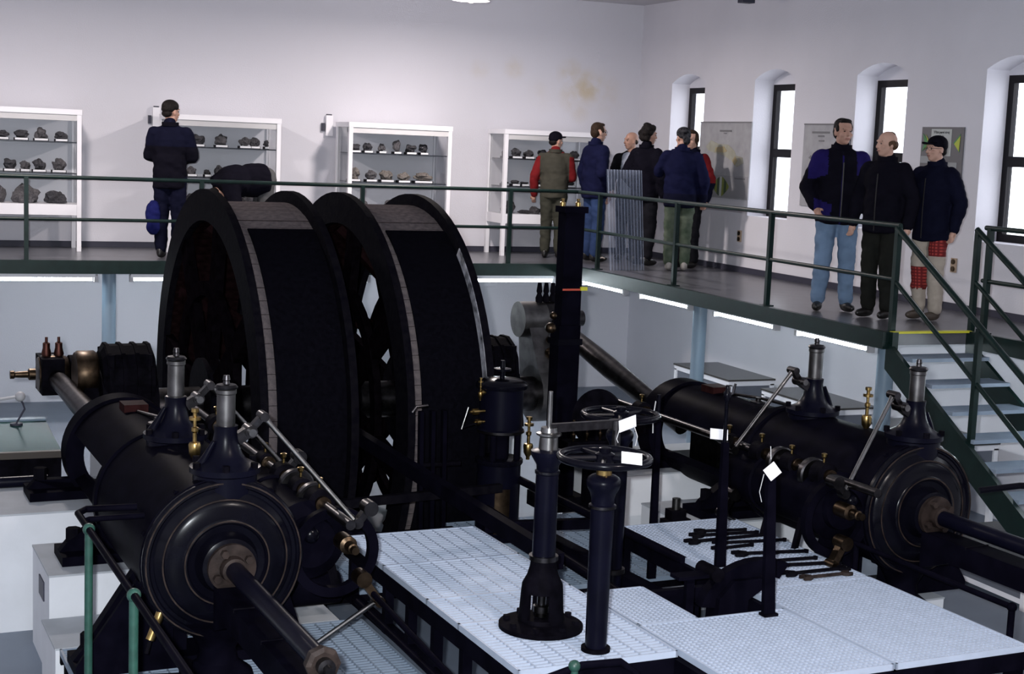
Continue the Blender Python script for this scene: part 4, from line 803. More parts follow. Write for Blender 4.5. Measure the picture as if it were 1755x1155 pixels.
qa = [R_(q_) for q_ in range(10, 121, 10)]
q = [(4.98 - .40*cos(a), -1.20 + .30*sin(a)) for a in qa[::-1]]; qi = [(4.98 - .27*cos(a), -1.20 + .20*sin(a)) for a in qa]
part(t, 'quadrant', MB().prism([(xx, 6.97, zz) for xx, zz in q + qi], (0, .07, 0)), 'black_paint')
part(t, 'bracket', MB().prism([(4.66,6.93,ZL),(4.86,6.93,ZL),(4.88,6.93,-1.12),(5.0,6.93,-1.05),(5.0,6.93,-1.0),(4.78,6.93,-1.0),(4.68,6.93,-1.1)], (0,.13,0)), 'black_paint', smooth=False)
part(t, 'roller', MB().cyl((4.64,6.90,-.945),(4.64,7.08,-.945), .042, n=20), 'black_iron'); part(t, 'pedal', MB().box(4.40,4.66,6.93,7.03,-.965,-.945), 'black_paint', smooth=False)
part(t, 'link', MB().bar((4.50,6.98,-.96),(4.50,6.98,ZL), .05, .035, up=(0,1,0)), 'black_paint', smooth=False); part(t, 'base', MB().box(4.41,4.90,6.74,7.26,ZL-.03,ZL), 'black_iron', smooth=False)
part(t, 'end_knob', MB().ell((4.99,7.0,-1.03), (.045,.05,.045)), 'black_iron'); part(t, 'pedestal_leg', MB().box(4.5,4.85,6.8,7.2,ZF,ZL-.03), 'black_iron', smooth=False)
# wrenches laid out in a row
WR = [(5.36,8.26,5.73,8.20,.020),(5.28,8.17,5.77,8.12,.024),(5.17,8.04,5.80,8.05,.026),(5.32,7.96,5.84,7.90,.022),(5.24,7.84,5.55,7.86,.022),(5.31,7.70,5.81,7.62,.026),(5.29,7.50,5.77,7.47,.024),(5.31,7.41,5.80,7.34,.028),(5.35,7.22,5.79,7.22,.024),(5.40,7.12,5.74,7.12,.020)]
for i, (xa, ya, xb, yb_, w) in enumerate(WR):
    a, b = Vector((xa, ya, ZP + .012)), Vector((xb, yb_, ZP + .012)); d = (b - a).normalized(); n = Vector((-d.y, d.x, 0)); L = (b - a).length
    t = thing('wrench', ('dark forged wrench on the white grating, %s from the far end of the row' % ORD[i]) if i < 9 else 'bright steel wrench nearest the camera in the row on white grating', 'wrench', a, eng=True, group='wrenches laid out on the grating')
    mt = 'worn_black' if i < 9 else 'rusty_plate'
    part(t, 'shank', MB().bar(a + d*.05, b - d*.02, w, .016), mt, smooth=False)
    def jaw(c, dd, s_, open_=True):
        nn = Vector((-dd.y, dd.x, 0)); return MB().prism([c - dd*.03*s_ + nn*.018*s_, c + dd*.01*s_ + nn*.045*s_, c + dd*.06*s_ + nn*.038*s_, c + dd*.06*s_ + nn*.018*s_, c + dd*.022*s_ + nn*.014*s_, c + dd*.022*s_ - nn*.014*s_, c + dd*.06*s_ - nn*.018*s_, c + dd*.06*s_ - nn*.038*s_, c + dd*.01*s_ - nn*.045*s_, c - dd*.03*s_ - nn*.018*s_], (0,0,.02))
    part(t, 'jaw', jaw(a + d*.04 - Vector((0,0,.01)), -d, w / .024), mt, smooth=False)
    if i in (7, 8, 9): part(t, 'jaw', jaw(b - d*.03 - Vector((0,0,.01)), d, w / .028), mt, smooth=False)
    else: part(t, 'end_knob', MB().cyl(b - d*.02 - Vector((0,0,.012)), b - d*.02 + Vector((0,0,.01)), w*.62, n=12), mt)
# vertical vessel in front of the right drum
t = thing('steam_separator', 'vertical black vessel with domed lid and brass cocks before the right drum', 'vessel', (4.66, 9.9, ZL), eng=True)
vx, vy = 4.65, 9.92
part(t, 'stand', MB().lathe([(.20,0),(.20,.03),(.165,.05),(.165,.58)], (vx, vy, ZL), (0,0,1), 36), 'blue_black_paint')
part(t, 'inspection_window', MB().lathe([(.168,.06),(.168,.40)], (vx, vy, ZL), (0,0,1), 10, caps=False, a0=R_(238), a1=R_(278)), 'bronze')
for i in range(4):
    a = pi/4 + i*pi/2; part(t, 'pillar', MB().cyl((vx + .14*cos(a), vy + .14*sin(a), ZL+.58), (vx + .14*cos(a), vy + .14*sin(a), ZL+.80), .025, n=14), 'black_paint')
part(t, 'collar', MB().lathe([(.175,0),(.18,.01),(.18,.035),(.17,.04)], (vx, vy, ZL+.57), (0,0,1), 36), 'black_gloss'); part(t, 'core', MB().cyl((vx, vy, ZL+.58), (vx, vy, ZL+.8), .07, n=20), 'black_paint')
part(t, 'vessel_body', MB().lathe([(.16,0),(.178,.01),(.178,.03),(.165,.04),(.165,.34)], (vx, vy, ZL+.80), (0,0,1), 40), 'blue_black_paint')
part(t, 'bright_band', MB().lathe([(.181,0),(.181,.018)], (vx, vy, ZL+.81), (0,0,1), 40), 'dark_steel')
lid = part(t, 'lid', MB().lathe([(.19,0),(.195,.01),(.195,.03),(.18,.045),(.14,.065),(.05,.078)], (vx, vy, ZL+1.14), (0,0,1), 40), 'black_gloss')
part(lid, 'lid_knob', MB().lathe([(.02,0),(.02,.05),(.065,.055),(.065,.07),(.02,.075),(.016,.13)], (vx, vy, ZL+1.215), (0,0,1), 20), 'black_gloss')
for dz, L in ((1.12,.05),(.98,.13),(.90,.09)):
    part(t, 'cock', MB().lathe([(.012,0),(.012,L*.4),(.024,L*.45),(.024,L*.8),(.010,L*.85),(.010,L)], (vx - .16, vy - .06, ZL+dz), (-1,-.15,0), 12), 'brass')
oiler(t, vx - .20, vy - .06, ZL + 1.06, .55, 'relief_valve'); oiler(t, vx + .20, vy - .08, ZL + .60, 1.05, 'sight_lubricator')
part(t, 'glass_gauge', MB().cyl((vx - .36, vy - .1, ZL+.86), (vx - .31, vy - .1, ZL+1.02), .006, n=8), 'polished_steel'); part(t, 'gauge_arm', MB().tube([(vx-.36, vy-.1, ZL+.87), (vx-.2, vy-.08, ZL+.9), (vx-.15, vy-.05, ZL+.9)], .006, 6), 'black_iron')
# depth indicator column right of the drums
t = thing('indicator_column', 'tall square black column with brass top and yellow tape in front of gallery', 'column', (5.5, 10.6, ZL), eng=True)
part(t, 'lower_shaft', MB().box(5.41,5.60,10.50,10.66,ZL,.02), 'black_paint', smooth=False); part(t, 'upper_shaft', MB().box(5.43,5.60,10.515,10.645,.02,.96), 'black_paint', smooth=False)
part(t, 'crown', MB().box(5.41,5.62,10.495,10.665,.92,.97), 'black_paint', smooth=False)
for dx in (-.07, .07): part(t, 'brass_finial', MB().lathe([(.022,0),(.022,.03),(.012,.035),(.016,.06)], (5.51+dx,10.6,.97), (0,0,1), 12), 'brass')
part(t, 'tape', MB().box(5.428,5.60,10.509,10.515,.30,.315), 'red_tape', smooth=False); part(t, 'tape', MB().box(5.585,5.645,10.497,10.513,.30,.33), 'yellow_paint', smooth=False)
part(t, 'waist_band', MB().box(5.395,5.615,10.485,10.675,-.14,-.09), 'black_gloss', smooth=False); part(t, 'plinth', MB().box(5.33,5.69,10.44,10.80,ZL,ZL+.12), 'black_iron', smooth=False)
for (dx, dz, r) in [(-.17,-.10,.045),(-.15,.0,.03)]: part(t, 'regulator_ball', MB().ell((5.51+dx,10.52,dz+.1), (r,r,r)), 'bronze'); 
t = thing('governor_gear', 'cluster of small dark levers and brass cups at column foot', 'gear', (5.55, 10.1, ZL), eng=True)
part(t, 'gear_wheel', MB().lathe([(.05,-.03),(.22,-.02),(.24,0),(.22,.02),(.05,.03)], (5.72, 10.35, -.72), (0,-1,.15), 36), 'black_iron'); part(t, 'stand', MB().box(5.62,5.82,10.2,10.4,ZL,-.75), 'black_iron', smooth=False)
part(t, 'bracket', MB().box(5.35,5.7,10.15,10.3,-1.0,-.86), 'black_iron', smooth=False)
for dx in (0, .12, .24): oiler(t, 5.42 + dx, 10.2, -.86, .55, 'oil_cup', 'bronze')
# long links and beams between drums and platform
def rodthing(lab, a, b, r, mname='black_paint', box=None):
    mm = MB()
    if box: mm.bar(a, b, *box)
    else: mm.tube([a, b], r, 12)
    single('linkage_bar', mm, mname, lab, 'linkage', a, eng=True, group='linkage bars between drums and platform', smooth=not box)
rodthing('long black beam sloping from the drums down beside the bell foot column', (3.72, 11.2, -.78), (3.98, 7.6, -1.0), .03, box=(.07, .10))
rodthing('black pull bar lying across the lower grating behind the vessel', (2.75, 9.3, -1.02), (4.5, 9.55, -1.03), .03, 'worn_black', box=(.05, .06))
rodthing('thin black bar lying low in front of the pull bar', (3.1, 9.05, -1.12), (4.1, 8.7, -1.22), .025)
rodthing('upper black rod of the pair right of the bell foot column', (4.78, 9.85, -1.05), (4.95, 7.75, -1.12), .03)
rodthing('lower black rod of the pair right of the bell foot column', (4.42, 9.6, -1.2), (4.42, 7.5, -1.25), .035)
rodthing('flat black beam running along the pit under rear handwheel', (4.75, 9.6, -1.38), (4.80, 7.4, -1.36), .03, box=(.10, .12))
rodthing('horizontal black tie bar behind the bell foot column', (4.1, 8.95, -1.14), (4.9, 8.9, -1.16), .03, box=(.06, .07))
rodthing('slender black reach rod left of driver platform towards the camera', (2.75, 7.75, -1.0), (2.86, 6.45, -1.22), .018)
rodthing('long dark rod along the left edge of the platform near the floor', (2.98, 8.3, -1.36), (2.98, 6.2, -1.42), .022)
t = thing('valve_stand', 'small black valve on a stand under the right valve gear', 'valve', (5.62, 8.95, ZL), eng=True)
part(t, 'stem', MB().cyl((5.62,8.95,ZL),(5.62,8.95,-1.15), .02, n=10), 'black_iron'); part(t, 'body', MB().box(5.52,5.72,8.9,9.0,-1.27,-1.19).box(5.56,5.68,8.9,9.0,-1.19,-1.12), 'black_iron', smooth=False); part(t, 'bright_nut', MB().cyl((5.62,8.95,-1.12),(5.62,8.95,-1.04), .03, n=12), 'polished_steel')
t = thing('post_control', 'black brake lever group between vessel and left drum', 'lever', (4.0, 9.9, ZL), eng=True)
for dx in (0, .09, .18):
    part(t, 'lever', MB().bar((4.0+dx,9.85,ZL),(3.98+dx,9.85,-.50), .03, .05, up=(0,1,0)), 'black_paint', smooth=False)
part(t, 'base', MB().box(3.9,4.3,9.75,9.95,ZL,ZL+.10), 'black_iron', smooth=False); part(t, 'cross_pin', MB().cyl((3.9,9.85,-.9),(4.3,9.85,-.9), .02, n=10), 'black_iron')
part(t, 'handle_arc', MB().tube([(3.9,9.82,-.50),(3.93,9.82,-.46),(4.02,9.82,-.455)], .012, 8), 'dark_steel')
# guard rails near the floor on both sides
t = thing('guard_rail', 'thin dark guard rail with light green posts in the left foreground', 'railing', (1.26, 6.8, ZL), eng=True)
part(t, 'rail', MB().tube([(1.585,8.0,-.60),(1.32,8.02,-.60),(1.265,7.94,-.60),(1.265,7.6,-.60),(1.265,5.1,-.60)], .019, 10), 'black_paint'); part(t, 'return_rail', MB().tube([(1.585,7.80,-.60),(1.30,7.80,-.60),(1.265,7.76,-.60)], .016, 10), 'black_paint')
for y in (7.60, 6.43, 5.26):
    p = part(t, 'post', MB().cyl((1.265,y,ZL),(1.265,y,-.62), .021, n=14), 'light_green_paint'); part(p, 'ball_joint', MB().ell((1.265,y,-.60), (.032,.032,.032)), 'light_green_paint')
t = thing('guard_rail', 'low dark guard rail ending in a short post at right of platform', 'railing', (6.03, 6.8, ZF), eng=True)
part(t, 'rail', MB().tube([(6.01,7.5,-1.0),(6.01,6.06,-1.0),(6.01,6.02,-1.02)], .018, 10), 'black_paint'); part(t, 'post', MB().cyl((6.01,6.03,ZF),(6.01,6.03,-.985), .02, n=12), 'black_paint'); part(t, 'elbow', MB().ell((6.01,6.03,-1.0), (.028,.028,.028)), 'black_paint'); part(t, 'post', MB().cyl((6.01,7.4,ZF),(6.01,7.4,-1.0), .02, n=12), 'black_paint')
t = thing('guard_rail', 'short black rail with green ball at bottom centre edge of platform', 'railing', (3.4, 6.0, ZL), eng=True)
part(t, 'rail', MB().tube([(3.0,6.12,-1.14),(3.35,6.10,-1.05),(3.55,6.08,-1.05),(3.62,6.05,-1.10),(3.64,6.03,-1.4)], .02, 10), 'black_paint'); part(t, 'ball_joint', MB().ell((3.30,6.09,-1.045), (.03,.03,.03)), 'light_green_paint'); part(t, 'post', MB().cyl((3.30,6.09,ZF),(3.30,6.09,-1.05), .02, n=12), 'light_green_paint')
t = thing('foot_pedal', 'small black pedal valve on the lower grating between the green posts', 'pedal', (1.72, 7.55, ZL), eng=True)
part(t, 'base', MB().box(1.62,1.86,7.5,7.62,ZL,ZL+.05), 'black_iron', smooth=False); part(t, 'lever', MB().bar((1.58,7.52,ZL+.10),(1.82,7.55,ZL+.07), .05, .03), 'black_iron', smooth=False); part(t, 'pillar', MB().cyl((1.76,7.56,ZL+.05),(1.76,7.56,ZL+.16), .035, n=12), 'black_iron')
# ================================================================== PEOPLE
mat('skin', (0.42, 0.24, 0.18), 0.55, var=0.06, scale=20, spec=0.35); mat('skin_pale', (0.50, 0.30, 0.23), 0.55, var=0.06, scale=20, spec=0.35)
mat('lips', (0.30, 0.12, 0.10), 0.5); mat('eye_dark', (0.02, 0.015, 0.012), 0.3)
mat('hair_dark', (0.010, 0.008, 0.008), 0.6, var=0.3, scale=60, bump=0.6, bscale=90, spec=0.1); mat('hair_brown', (0.030, 0.018, 0.012), 0.6, var=0.3, scale=60, bump=0.6, bscale=90, spec=0.1); mat('hair_light', (0.09, 0.05, 0.03), 0.6, var=0.3, scale=60, bump=0.5, bscale=90, spec=0.12)
def cloth(name, c, var=.12, bump=.5, bs=14, col2=None, scale=8): mat(name, c, 0.85, var=var, scale=scale, bump=bump, bscale=bs, spec=0.03, col2=col2, sheen=0.0)
cloth('navy_cloth', (0.0055, 0.006, 0.016)); cloth('black_cloth', (0.0050, 0.0046, 0.0085)); cloth('purple_cloth', (0.014, 0.010, 0.075)); cloth('blue_navy', (0.0065, 0.0075, 0.027)); cloth('olive_cloth', (0.048, 0.046, 0.037)); cloth('red_cloth', (0.14, 0.012, 0.014)); cloth('khaki_dark', (0.038, 0.038, 0.030))
cloth('jeans_light', (0.15, 0.22, 0.33), scale=5); cloth('jeans_blue', (0.026, 0.045, 0.11)); cloth('charcoal', (0.010, 0.010, 0.013)); cloth('dark_olive', (0.013, 0.0135, 0.012)); cloth('beige_cloth', (0.38, 0.33, 0.28)); cloth('camo_cloth', (0.045, 0.065, 0.045), col2=(0.10, 0.12, 0.09), scale=9); cloth('shirt_blue', (0.35, 0.38, 0.46)); cloth('grey_cloth', (0.075, 0.075, 0.078)); cloth('bandana', (0.004, 0.004, 0.006), col2=(0.05, 0.05, 0.055), scale=34); cloth('blue_bag', (0.010, 0.012, 0.075))
mat('leather', (0.008, 0.007, 0.007), 0.4); mat('shoe_brown', (0.06, 0.045, 0.035), 0.5); mat('shoe_pale', (0.30, 0.28, 0.26), 0.5); mat('reflector', (0.9, 0.75, 0.65), 0.3)
def tartan():
    m = mat('tartan', (0.30, 0.03, 0.025), 0.85, spec=0.2); nt = m.node_tree; b = nt.nodes['Principled BSDF']; tc = nt.nodes.new('ShaderNodeTexCoord')
    prev = None
    for dr in ('X', 'Z'):
        w = nt.nodes.new('ShaderNodeTexWave'); w.wave_type = 'BANDS'; w.bands_direction = dr; w.inputs['Scale'].default_value = 11; nt.links.new(tc.outputs['Object'], w.inputs['Vector'])
        if prev is None: prev = w.outputs['Fac']
        else:
            a = nt.nodes.new('ShaderNodeMath'); a.operation = 'MULTIPLY'; nt.links.new(prev, a.inputs[0]); nt.links.new(w.outputs['Fac'], a.inputs[1]); prev = a.outputs[0]
    r = nt.nodes.new('ShaderNodeValToRGB'); r.color_ramp.elements[0].color = (0.12, 0.012, 0.014, 1); r.color_ramp.elements[1].color = (0.42, 0.06, 0.05, 1); nt.links.new(prev, r.inputs['Fac']); nt.links.new(r.outputs['Color'], b.inputs['Base Color'])
tartan()
WORK = bpy.data.scenes.new('workbench')     # an empty scene to melt meshes in; removed at the end
def fuse(mb, voxel, smooth_it=4, wrinkle=0.0, seed=0.0):
    # melt overlapping solids into one continuous skin
    me = bpy.data.meshes.new('f'); me.from_pydata([tuple(p) for p in mb.v], [], mb.f)
    bm = bmesh.new(); bm.from_mesh(me); bmesh.ops.recalc_face_normals(bm, faces=bm.faces); bm.to_mesh(me); bm.free()
    o = bpy.data.objects.new('f', me); WORK.collection.objects.link(o)
    r = o.modifiers.new('r', 'REMESH'); r.mode = 'VOXEL'; r.voxel_size = voxel; r.use_smooth_shade = True
    if smooth_it: s = o.modifiers.new('s', 'SMOOTH'); s.factor = .5; s.iterations = smooth_it
    vl = WORK.view_layers[0]; vl.update(); dg = vl.depsgraph; out = bpy.data.meshes.new_from_object(o.evaluated_get(dg)); bpy.data.objects.remove(o)
    if wrinkle:
        nrm_ = [v.normal.copy() for v in out.vertices]
        for v, nv in zip(out.vertices, nrm_):
            n = noise.noise(Vector((v.co.x*6 + seed, v.co.y*6, v.co.z*13 + v.co.x*6))) + .55*noise.noise(Vector((v.co.x*15, v.co.y*15 + seed, v.co.z*28)))
            v.co += nv * (n * wrinkle)
    out.polygons.foreach_set('use_smooth', [True]*len(out.polygons)); return out
UPB = {}
def person(label, loc, face, h=1.75, arms=('down','down'), jacket=('black_cloth',), jfn=None, trousers=('charcoal',), tfn=None, shoes='leather', hair='hair_dark', style='short', skin='skin', head=0.0, nod=0.0, bend=0.0, stance=.0, hem=.80, bulk=1.0, glasses=False, extras=None, toes=0.0, collar=True):
    k = h / 1.75
    t = thing('person', label, 'person', (loc[0], loc[1], 0)); t.rotation_euler = (0, 0, R_(face - 90))
    ORG[t.name] = Vector((0, 0, 0))
    # joints, facing +y
    hipz = .92
    B = Matrix.Rotation(-R_(bend), 4, 'X'); piv = Vector((0, 0, hipz))
    def U(p): p = Vector(p); return (piv + (B @ (p - piv)) if bend else p) * k
    B3 = B.to_3x3()
    legx = .095 + stance
    J = {}
    for s, nm in ((-1, 'l'), (1, 'r')):
        J['hip'+nm] = Vector((s*.09, 0, hipz)) * k; J['knee'+nm] = Vector((s*(.09+legx)/2, .02, .49)) * k; J['ank'+nm] = Vector((s*legx, -.01, .085)) * k
    AP = {'down': ((.285,-.03,1.13),(.285,.05,.87)), 'pocket': ((.285,-.06,1.13),(.215,.10,.94)), 'behind': ((.32,-.12,1.14),(.09,-.19,.98)), 'front': ((.245,.04,1.14),(.10,.24,1.10)), 'hang': ((.23,.24,1.36),(.20,.46,1.30)), 'face': ((.27,.16,1.20),(.08,.17,1.47)), 'reach': ((.26,.10,1.16),(.17,.36,1.05))}
    body = MB(); jk = MB(); hands = []
    for s, a in ((-1, arms[0]), (1, arms[1])):
        e, w = AP[a]; sh = U((s*.178, 0, 1.395)); el = U((s*e[0], e[1], e[2])); wr = U((s*w[0], w[1], w[2]))
        body.cap(sh, el, .045*k, .036*k).cap(el, wr, .036*k, .026*k)
        jk.cap(sh, el, .082*k*bulk, .070*k*bulk); jk.cap(el, el + (wr - el)*.93, .070*k*bulk, .054*k*bulk)
        d = (wr - el).normalized(); side = d.cross(Vector((0, 1, 0.2))); side = side.normalized() if side.length > .1 else Vector((1,0,0)); nrm = side.cross(d).normalized()
        body.cap(wr, wr + d*.05*k, .027*k, .032*k); pm = wr + d*.045*k
        for i, L in enumerate((.068, .078, .074, .058)):
            f0 = pm + side*((i - 1.5)*.017*k) + d*.03*k; f1 = f0 + (d*.75 + nrm*.30)*(L*.55*k); f2 = f1 + (d*.45 + nrm*.75)*(L*.5*k)
            body.cap(f0, f1, .009*k, .0085*k, 8).cap(f1, f2, .0085*k, .0075*k, 8)
        th0 = wr + d*.015*k - side*.022*k; th1 = th0 + (d*.6 - side*.6 + nrm*.4)*.04*k; body.cap(th0, th1, .011*k, .010*k, 8).cap(th1, th1 + (d*.8 + nrm*.35)*.03*k, .010*k, .008*k, 8)
    # trunk
    body.ell(U((0, 0, 1.25)), (.15*k, .10*k, .24*k), B3); body.ell(U((0, 0, 1.0)), (.14*k, .10*k, .16*k), B3)
    body.cap(U((0, -.005, 1.42)), U((0, .005, 1.56)) if not bend else U((0, .09, 1.48)), .058*k, .054*k)
    jk.ell(U((0, 0, 1.27)), (.205*k*bulk, .145*k*bulk, .24*k), B3, 18, 12); jk.cap(U((-.11, 0, 1.405)), U((.11, 0, 1.405)), .076*k*bulk); jk.ell(U((0, -.01, 1.45)), (.125*k, .08*k, .065*k), B3)
    jk.ell(U((0, .0, 1.08)), (.195*k*bulk, .150*k*bulk, .22*k), B3, 18, 12)
    mid = (hem + 1.08) / 2
    hb = MB(); rx, ry = .195*k*bulk, .148*k*bulk
    prof = []
    for zz, f in ((1.12, .98), (mid, 1.0), (hem + .02, .97), (hem, .90)):
        prof.append((zz, f))
    n = 20; vs = []; fs = []
    for zz, f in prof:
        for i in range(n): a = 2*pi*i/n; vs.append(U((rx/k*f*cos(a), ry/k*f*sin(a), zz)))
    for j in range(len(prof)-1):
        for i in range(n): fs.append((j*n+i, j*n+(i+1)%n, (j+1)*n+(i+1)%n, (j+1)*n+i))
    fs += [tuple(range(n)), tuple((len(prof)-1)*n + i for i in range(n))]; jk.add(vs, fs)
    if collar: jk.cap(U((0, -.02, 1.44)), U((0, -.012, 1.505)), .085*k, .076*k)
    # legs
    tr = MB(); tr.ell(Vector((0, -.01, .93))*k, (.172*k, .135*k, .15*k), None, 18, 12)
    for nm in 'lr':
        body.cap(J['hip'+nm], J['knee'+nm], .075*k, .05*k).cap(J['knee'+nm], J['ank'+nm], .05*k, .035*k)
        tr.cap(J['hip'+nm], J['knee'+nm], .105*k, .082*k).cap(J['knee'+nm], J['ank'+nm] + Vector((0,0,.035))*k, .082*k, .070*k)
    # head, built upright then turned
    HC = U((0, .025, 1.635)) if not bend else U((0, .17, 1.52)); Hm = B3 @ Matrix.Rotation(R_(head), 3, 'Z') @ Matrix.Rotation(-R_(nod), 3, 'X')
    def Hh(p): return HC + Hm @ (Vector(p) * k)
    def hell(mb, c, r, n_=14, m_=10): mb.ell(Hh(c), tuple(q*k for q in r), Hm, n_, m_)
    hell(body, (0, -.012, .035), (.076, .094, .086), 18, 14); hell(body, (0, .022, -.035), (.060, .066, .078), 18, 12); hell(body, (0, .045, -.088), (.034, .034, .026))
    body.cap(Hh((0, .088, .012)), Hh((0, .104, -.028)), .009*k, .0145*k, 8); hell(body, (0, .080, .028), (.052, .016, .013)); hell(body, (0, .078, -.062), (.024, .015, .010))
    for s in (-1, 1): hell(body, (s*.075, -.008, -.012), (.010, .020, .031)); hell(body, (s*.042, .062, -.028), (.020, .020, .018))
    body.cap(U((0, -.005, 1.5)) if not bend else U((0, .05, 1.45)), Hh((0, -.015, -.05)), .056*k, .054*k)
    sd = loc[0]*3.1
    me = fuse(body, .0085, 2); me.materials.append(M[skin]); o = bpy.data.objects.new('body', me); COL.objects.link(o); o.parent = t; ORG[o.name] = Vector((0,0,0))
    def garment(nm, mb, mats, fn, vox, wr):
        g = fuse(mb, vox, 5, wr, sd)
        for q in mats: g.materials.append(M[q])
        if fn:
            for p in g.polygons: c = p.center; p.material_index = fn(c.x/k, c.y/k, c.z/k)
        ob = bpy.data.objects.new(nm, g); COL.objects.link(ob); ob.parent = t; ORG[ob.name] = Vector((0,0,0)); return ob
    garment('jacket', jk, jacket, jfn, .015, .010); garment('trousers', tr, trousers, tfn, .015, .011)
    for nm, s in (('l', -1), ('r', 1)):
        a = J['ank'+nm]; sh = MB(); dv = Vector((sin(R_(toes*s)), cos(R_(toes*s)), 0)); ex = Vector((dv.y, -dv.x, 0))
        R3 = Matrix((ex, dv, Vector((0,0,1)))).transposed()
        sh.ell(a + (dv*.055 + Vector((0,0,-.04)))*k, (.047*k, .135*k, .045*k), R3, 14, 10); sh.ell(a + (dv*-.015 + Vector((0,0,-.01)))*k, (.044*k, .06*k, .06*k), R3)
        for i, v in enumerate(sh.v): v.z = max(v.z, .004)
        g = fuse(sh, .012, 2); g.materials.append(M[shoes])
        for v in g.vertices: v.co.z = max(v.co.z, 0.0)
        so = bpy.data.objects.new('shoe', g); COL.objects.link(so); so.parent = t; ORG[so.name] = Vector((0,0,0))
    # eyes, lips
    for s in (-1, 1):
        e = MB(); hell(e, (s*.030, .080, .004), (.011, .006, .0055), 8, 6); part(t, 'eye', e, 'eye_dark')
        e = MB(); e.cap(Hh((s*.014, .088, .026)), Hh((s*.046, .078, .027)), .0045*k, .0035*k, 6); part(t, 'eyebrow', e, 'hair_brown' if hair == 'hair_light' else hair if hair else 'hair_dark')
    e = MB(); e.cap(Hh((-.020, .087, -.062)), Hh((.020, .087, -.062)), .005*k, None, 8); part(t, 'mouth', e, 'lips')
    # hair or cap
    hr = MB()
    if style in ('short', 'curly', 'long'):
        pts = [((0, -.022, .052), (.080, .092, .080)), ((0, -.055, .0), (.074, .060, .075))]
        if style == 'short': pts += [((0, .035, .098), (.058, .045, .026)), ((-.070, .012, .03), (.014, .03, .035)), ((.070, .012, .03), (.014, .03, .035))]
        if style == 'curly': pts += [((s_*.055, y_, z_), (.045, .045, .045)) for s_ in (-1, 1) for y_, z_ in ((.02, .09), (-.04, .085), (-.08, .03), (-.02, .03), (-.06, -.03))] + [((0, .05, .105), (.05, .035, .035)), ((0, -.03, .125), (.06, .06, .035)), ((0, -.1, -.02), (.06, .03, .06))]
        if style == 'long': pts += [((0, .03, .10), (.06, .05, .03)), ((-.07, .0, .0), (.016, .04, .06)), ((.07, .0, .0), (.016, .04, .06)), ((0, -.075, -.06), (.06, .035, .06))]
        for c, r in pts: hell(hr, c, r)
        g = fuse(hr, .010, 2, .006 if style != 'curly' else .011, sd)
    elif style == 'fringe':
        for c, r in [((0, -.065, -.005), (.074, .048, .055)), ((-.068, -.02, .005), (.016, .05, .035)), ((.068, -.02, .005), (.016, .05, .035)), ((0, -.04, .075), (.055, .05, .045))]: hell(hr, c, r)
        g = fuse(hr, .010, 2, .003, sd)
    elif style == 'bald':
        for c, r in [((0, -.066, -.012), (.066, .034, .036)), ((-.066, -.03, .0), (.011, .04, .026)), ((.066, -.03, .0), (.011, .04, .026))]: hell(hr, c, r)
        g = fuse(hr, .010, 2)
    elif style in ('cap', 'beanie', 'bandana'):
        for c, r in [((0, -.014, .058), (.088, .104, .078)), ((0, -.04, .03), (.084, .078, .055))]: hell(hr, c, r)
        if style == 'bandana': hell(hr, (0, -.10, -.03), (.05, .035, .06))
        g = fuse(hr, .010, 3)
    if style in ('cap',):
        v = MB(); pts = [(x_*.068, .07 + .085*math.sqrt(max(0, 1 - x_*x_)), .055 - .012*x_*x_) for x_ in [i/6 - 1 for i in range(13)]]; low_ = [Hh((a_, b_, c_)) for a_, b_, c_ in pts] + [Hh((.068, .03, .055)), Hh((-.068, .03, .055))]
        v.prism(low_, Hm @ Vector((0, 0, .012*k))); part(t, 'visor', v, hair)
    nmh = 'hair' if style in ('short', 'curly', 'long', 'fringe', 'bald') else ('cap' if style == 'cap' else 'headscarf' if style == 'bandana' else 'knit_cap')
    g.materials.append(M[hair if style != 'bandana' else 'bandana']); g.polygons.foreach_set('use_smooth', [True]*len(g.polygons)); ho = bpy.data.objects.new(nmh, g); COL.objects.link(ho); ho.parent = t; ORG[ho.name] = Vector((0,0,0))
    if style in ('cap', 'beanie'):
        e = MB()
        for c, r in [((0, -.062, -.02), (.072, .046, .045))]: hell(e, c, r)
        part(t, 'hair', e, 'hair_dark')
    if collar and not bend:
        e = MB(); e.ring(U((0, -.014, 1.475)), (0, 0, 1), .080*k, .094*k, .045*k, 24); part(t, 'collar', e, jacket[0])
        e = MB(); e.tube([U((0, .150*bulk, 1.36)), U((0, .158*bulk, 1.22)), U((0, .162*bulk, 1.05)), U((0, .156*bulk, hem + .03))], .006*k, 6); part(t, 'zip', e, 'leather')
    if glasses:
        e = MB()
        for s in (-1, 1):
            e.tube([Hh((s*.031 + .021*cos(q), .094, .004 + .016*sin(q))) for q in [2*pi*i/14 for i in range(14)]], .0014*k, 6, closed=True); e.tube([Hh((s*.052, .092, .008)), Hh((s*.080, .0, .008))], .002*k, 6)
        part(t, 'glasses', e, 'eye_dark')
    if extras: extras(t, k, U, Hh)
    return t
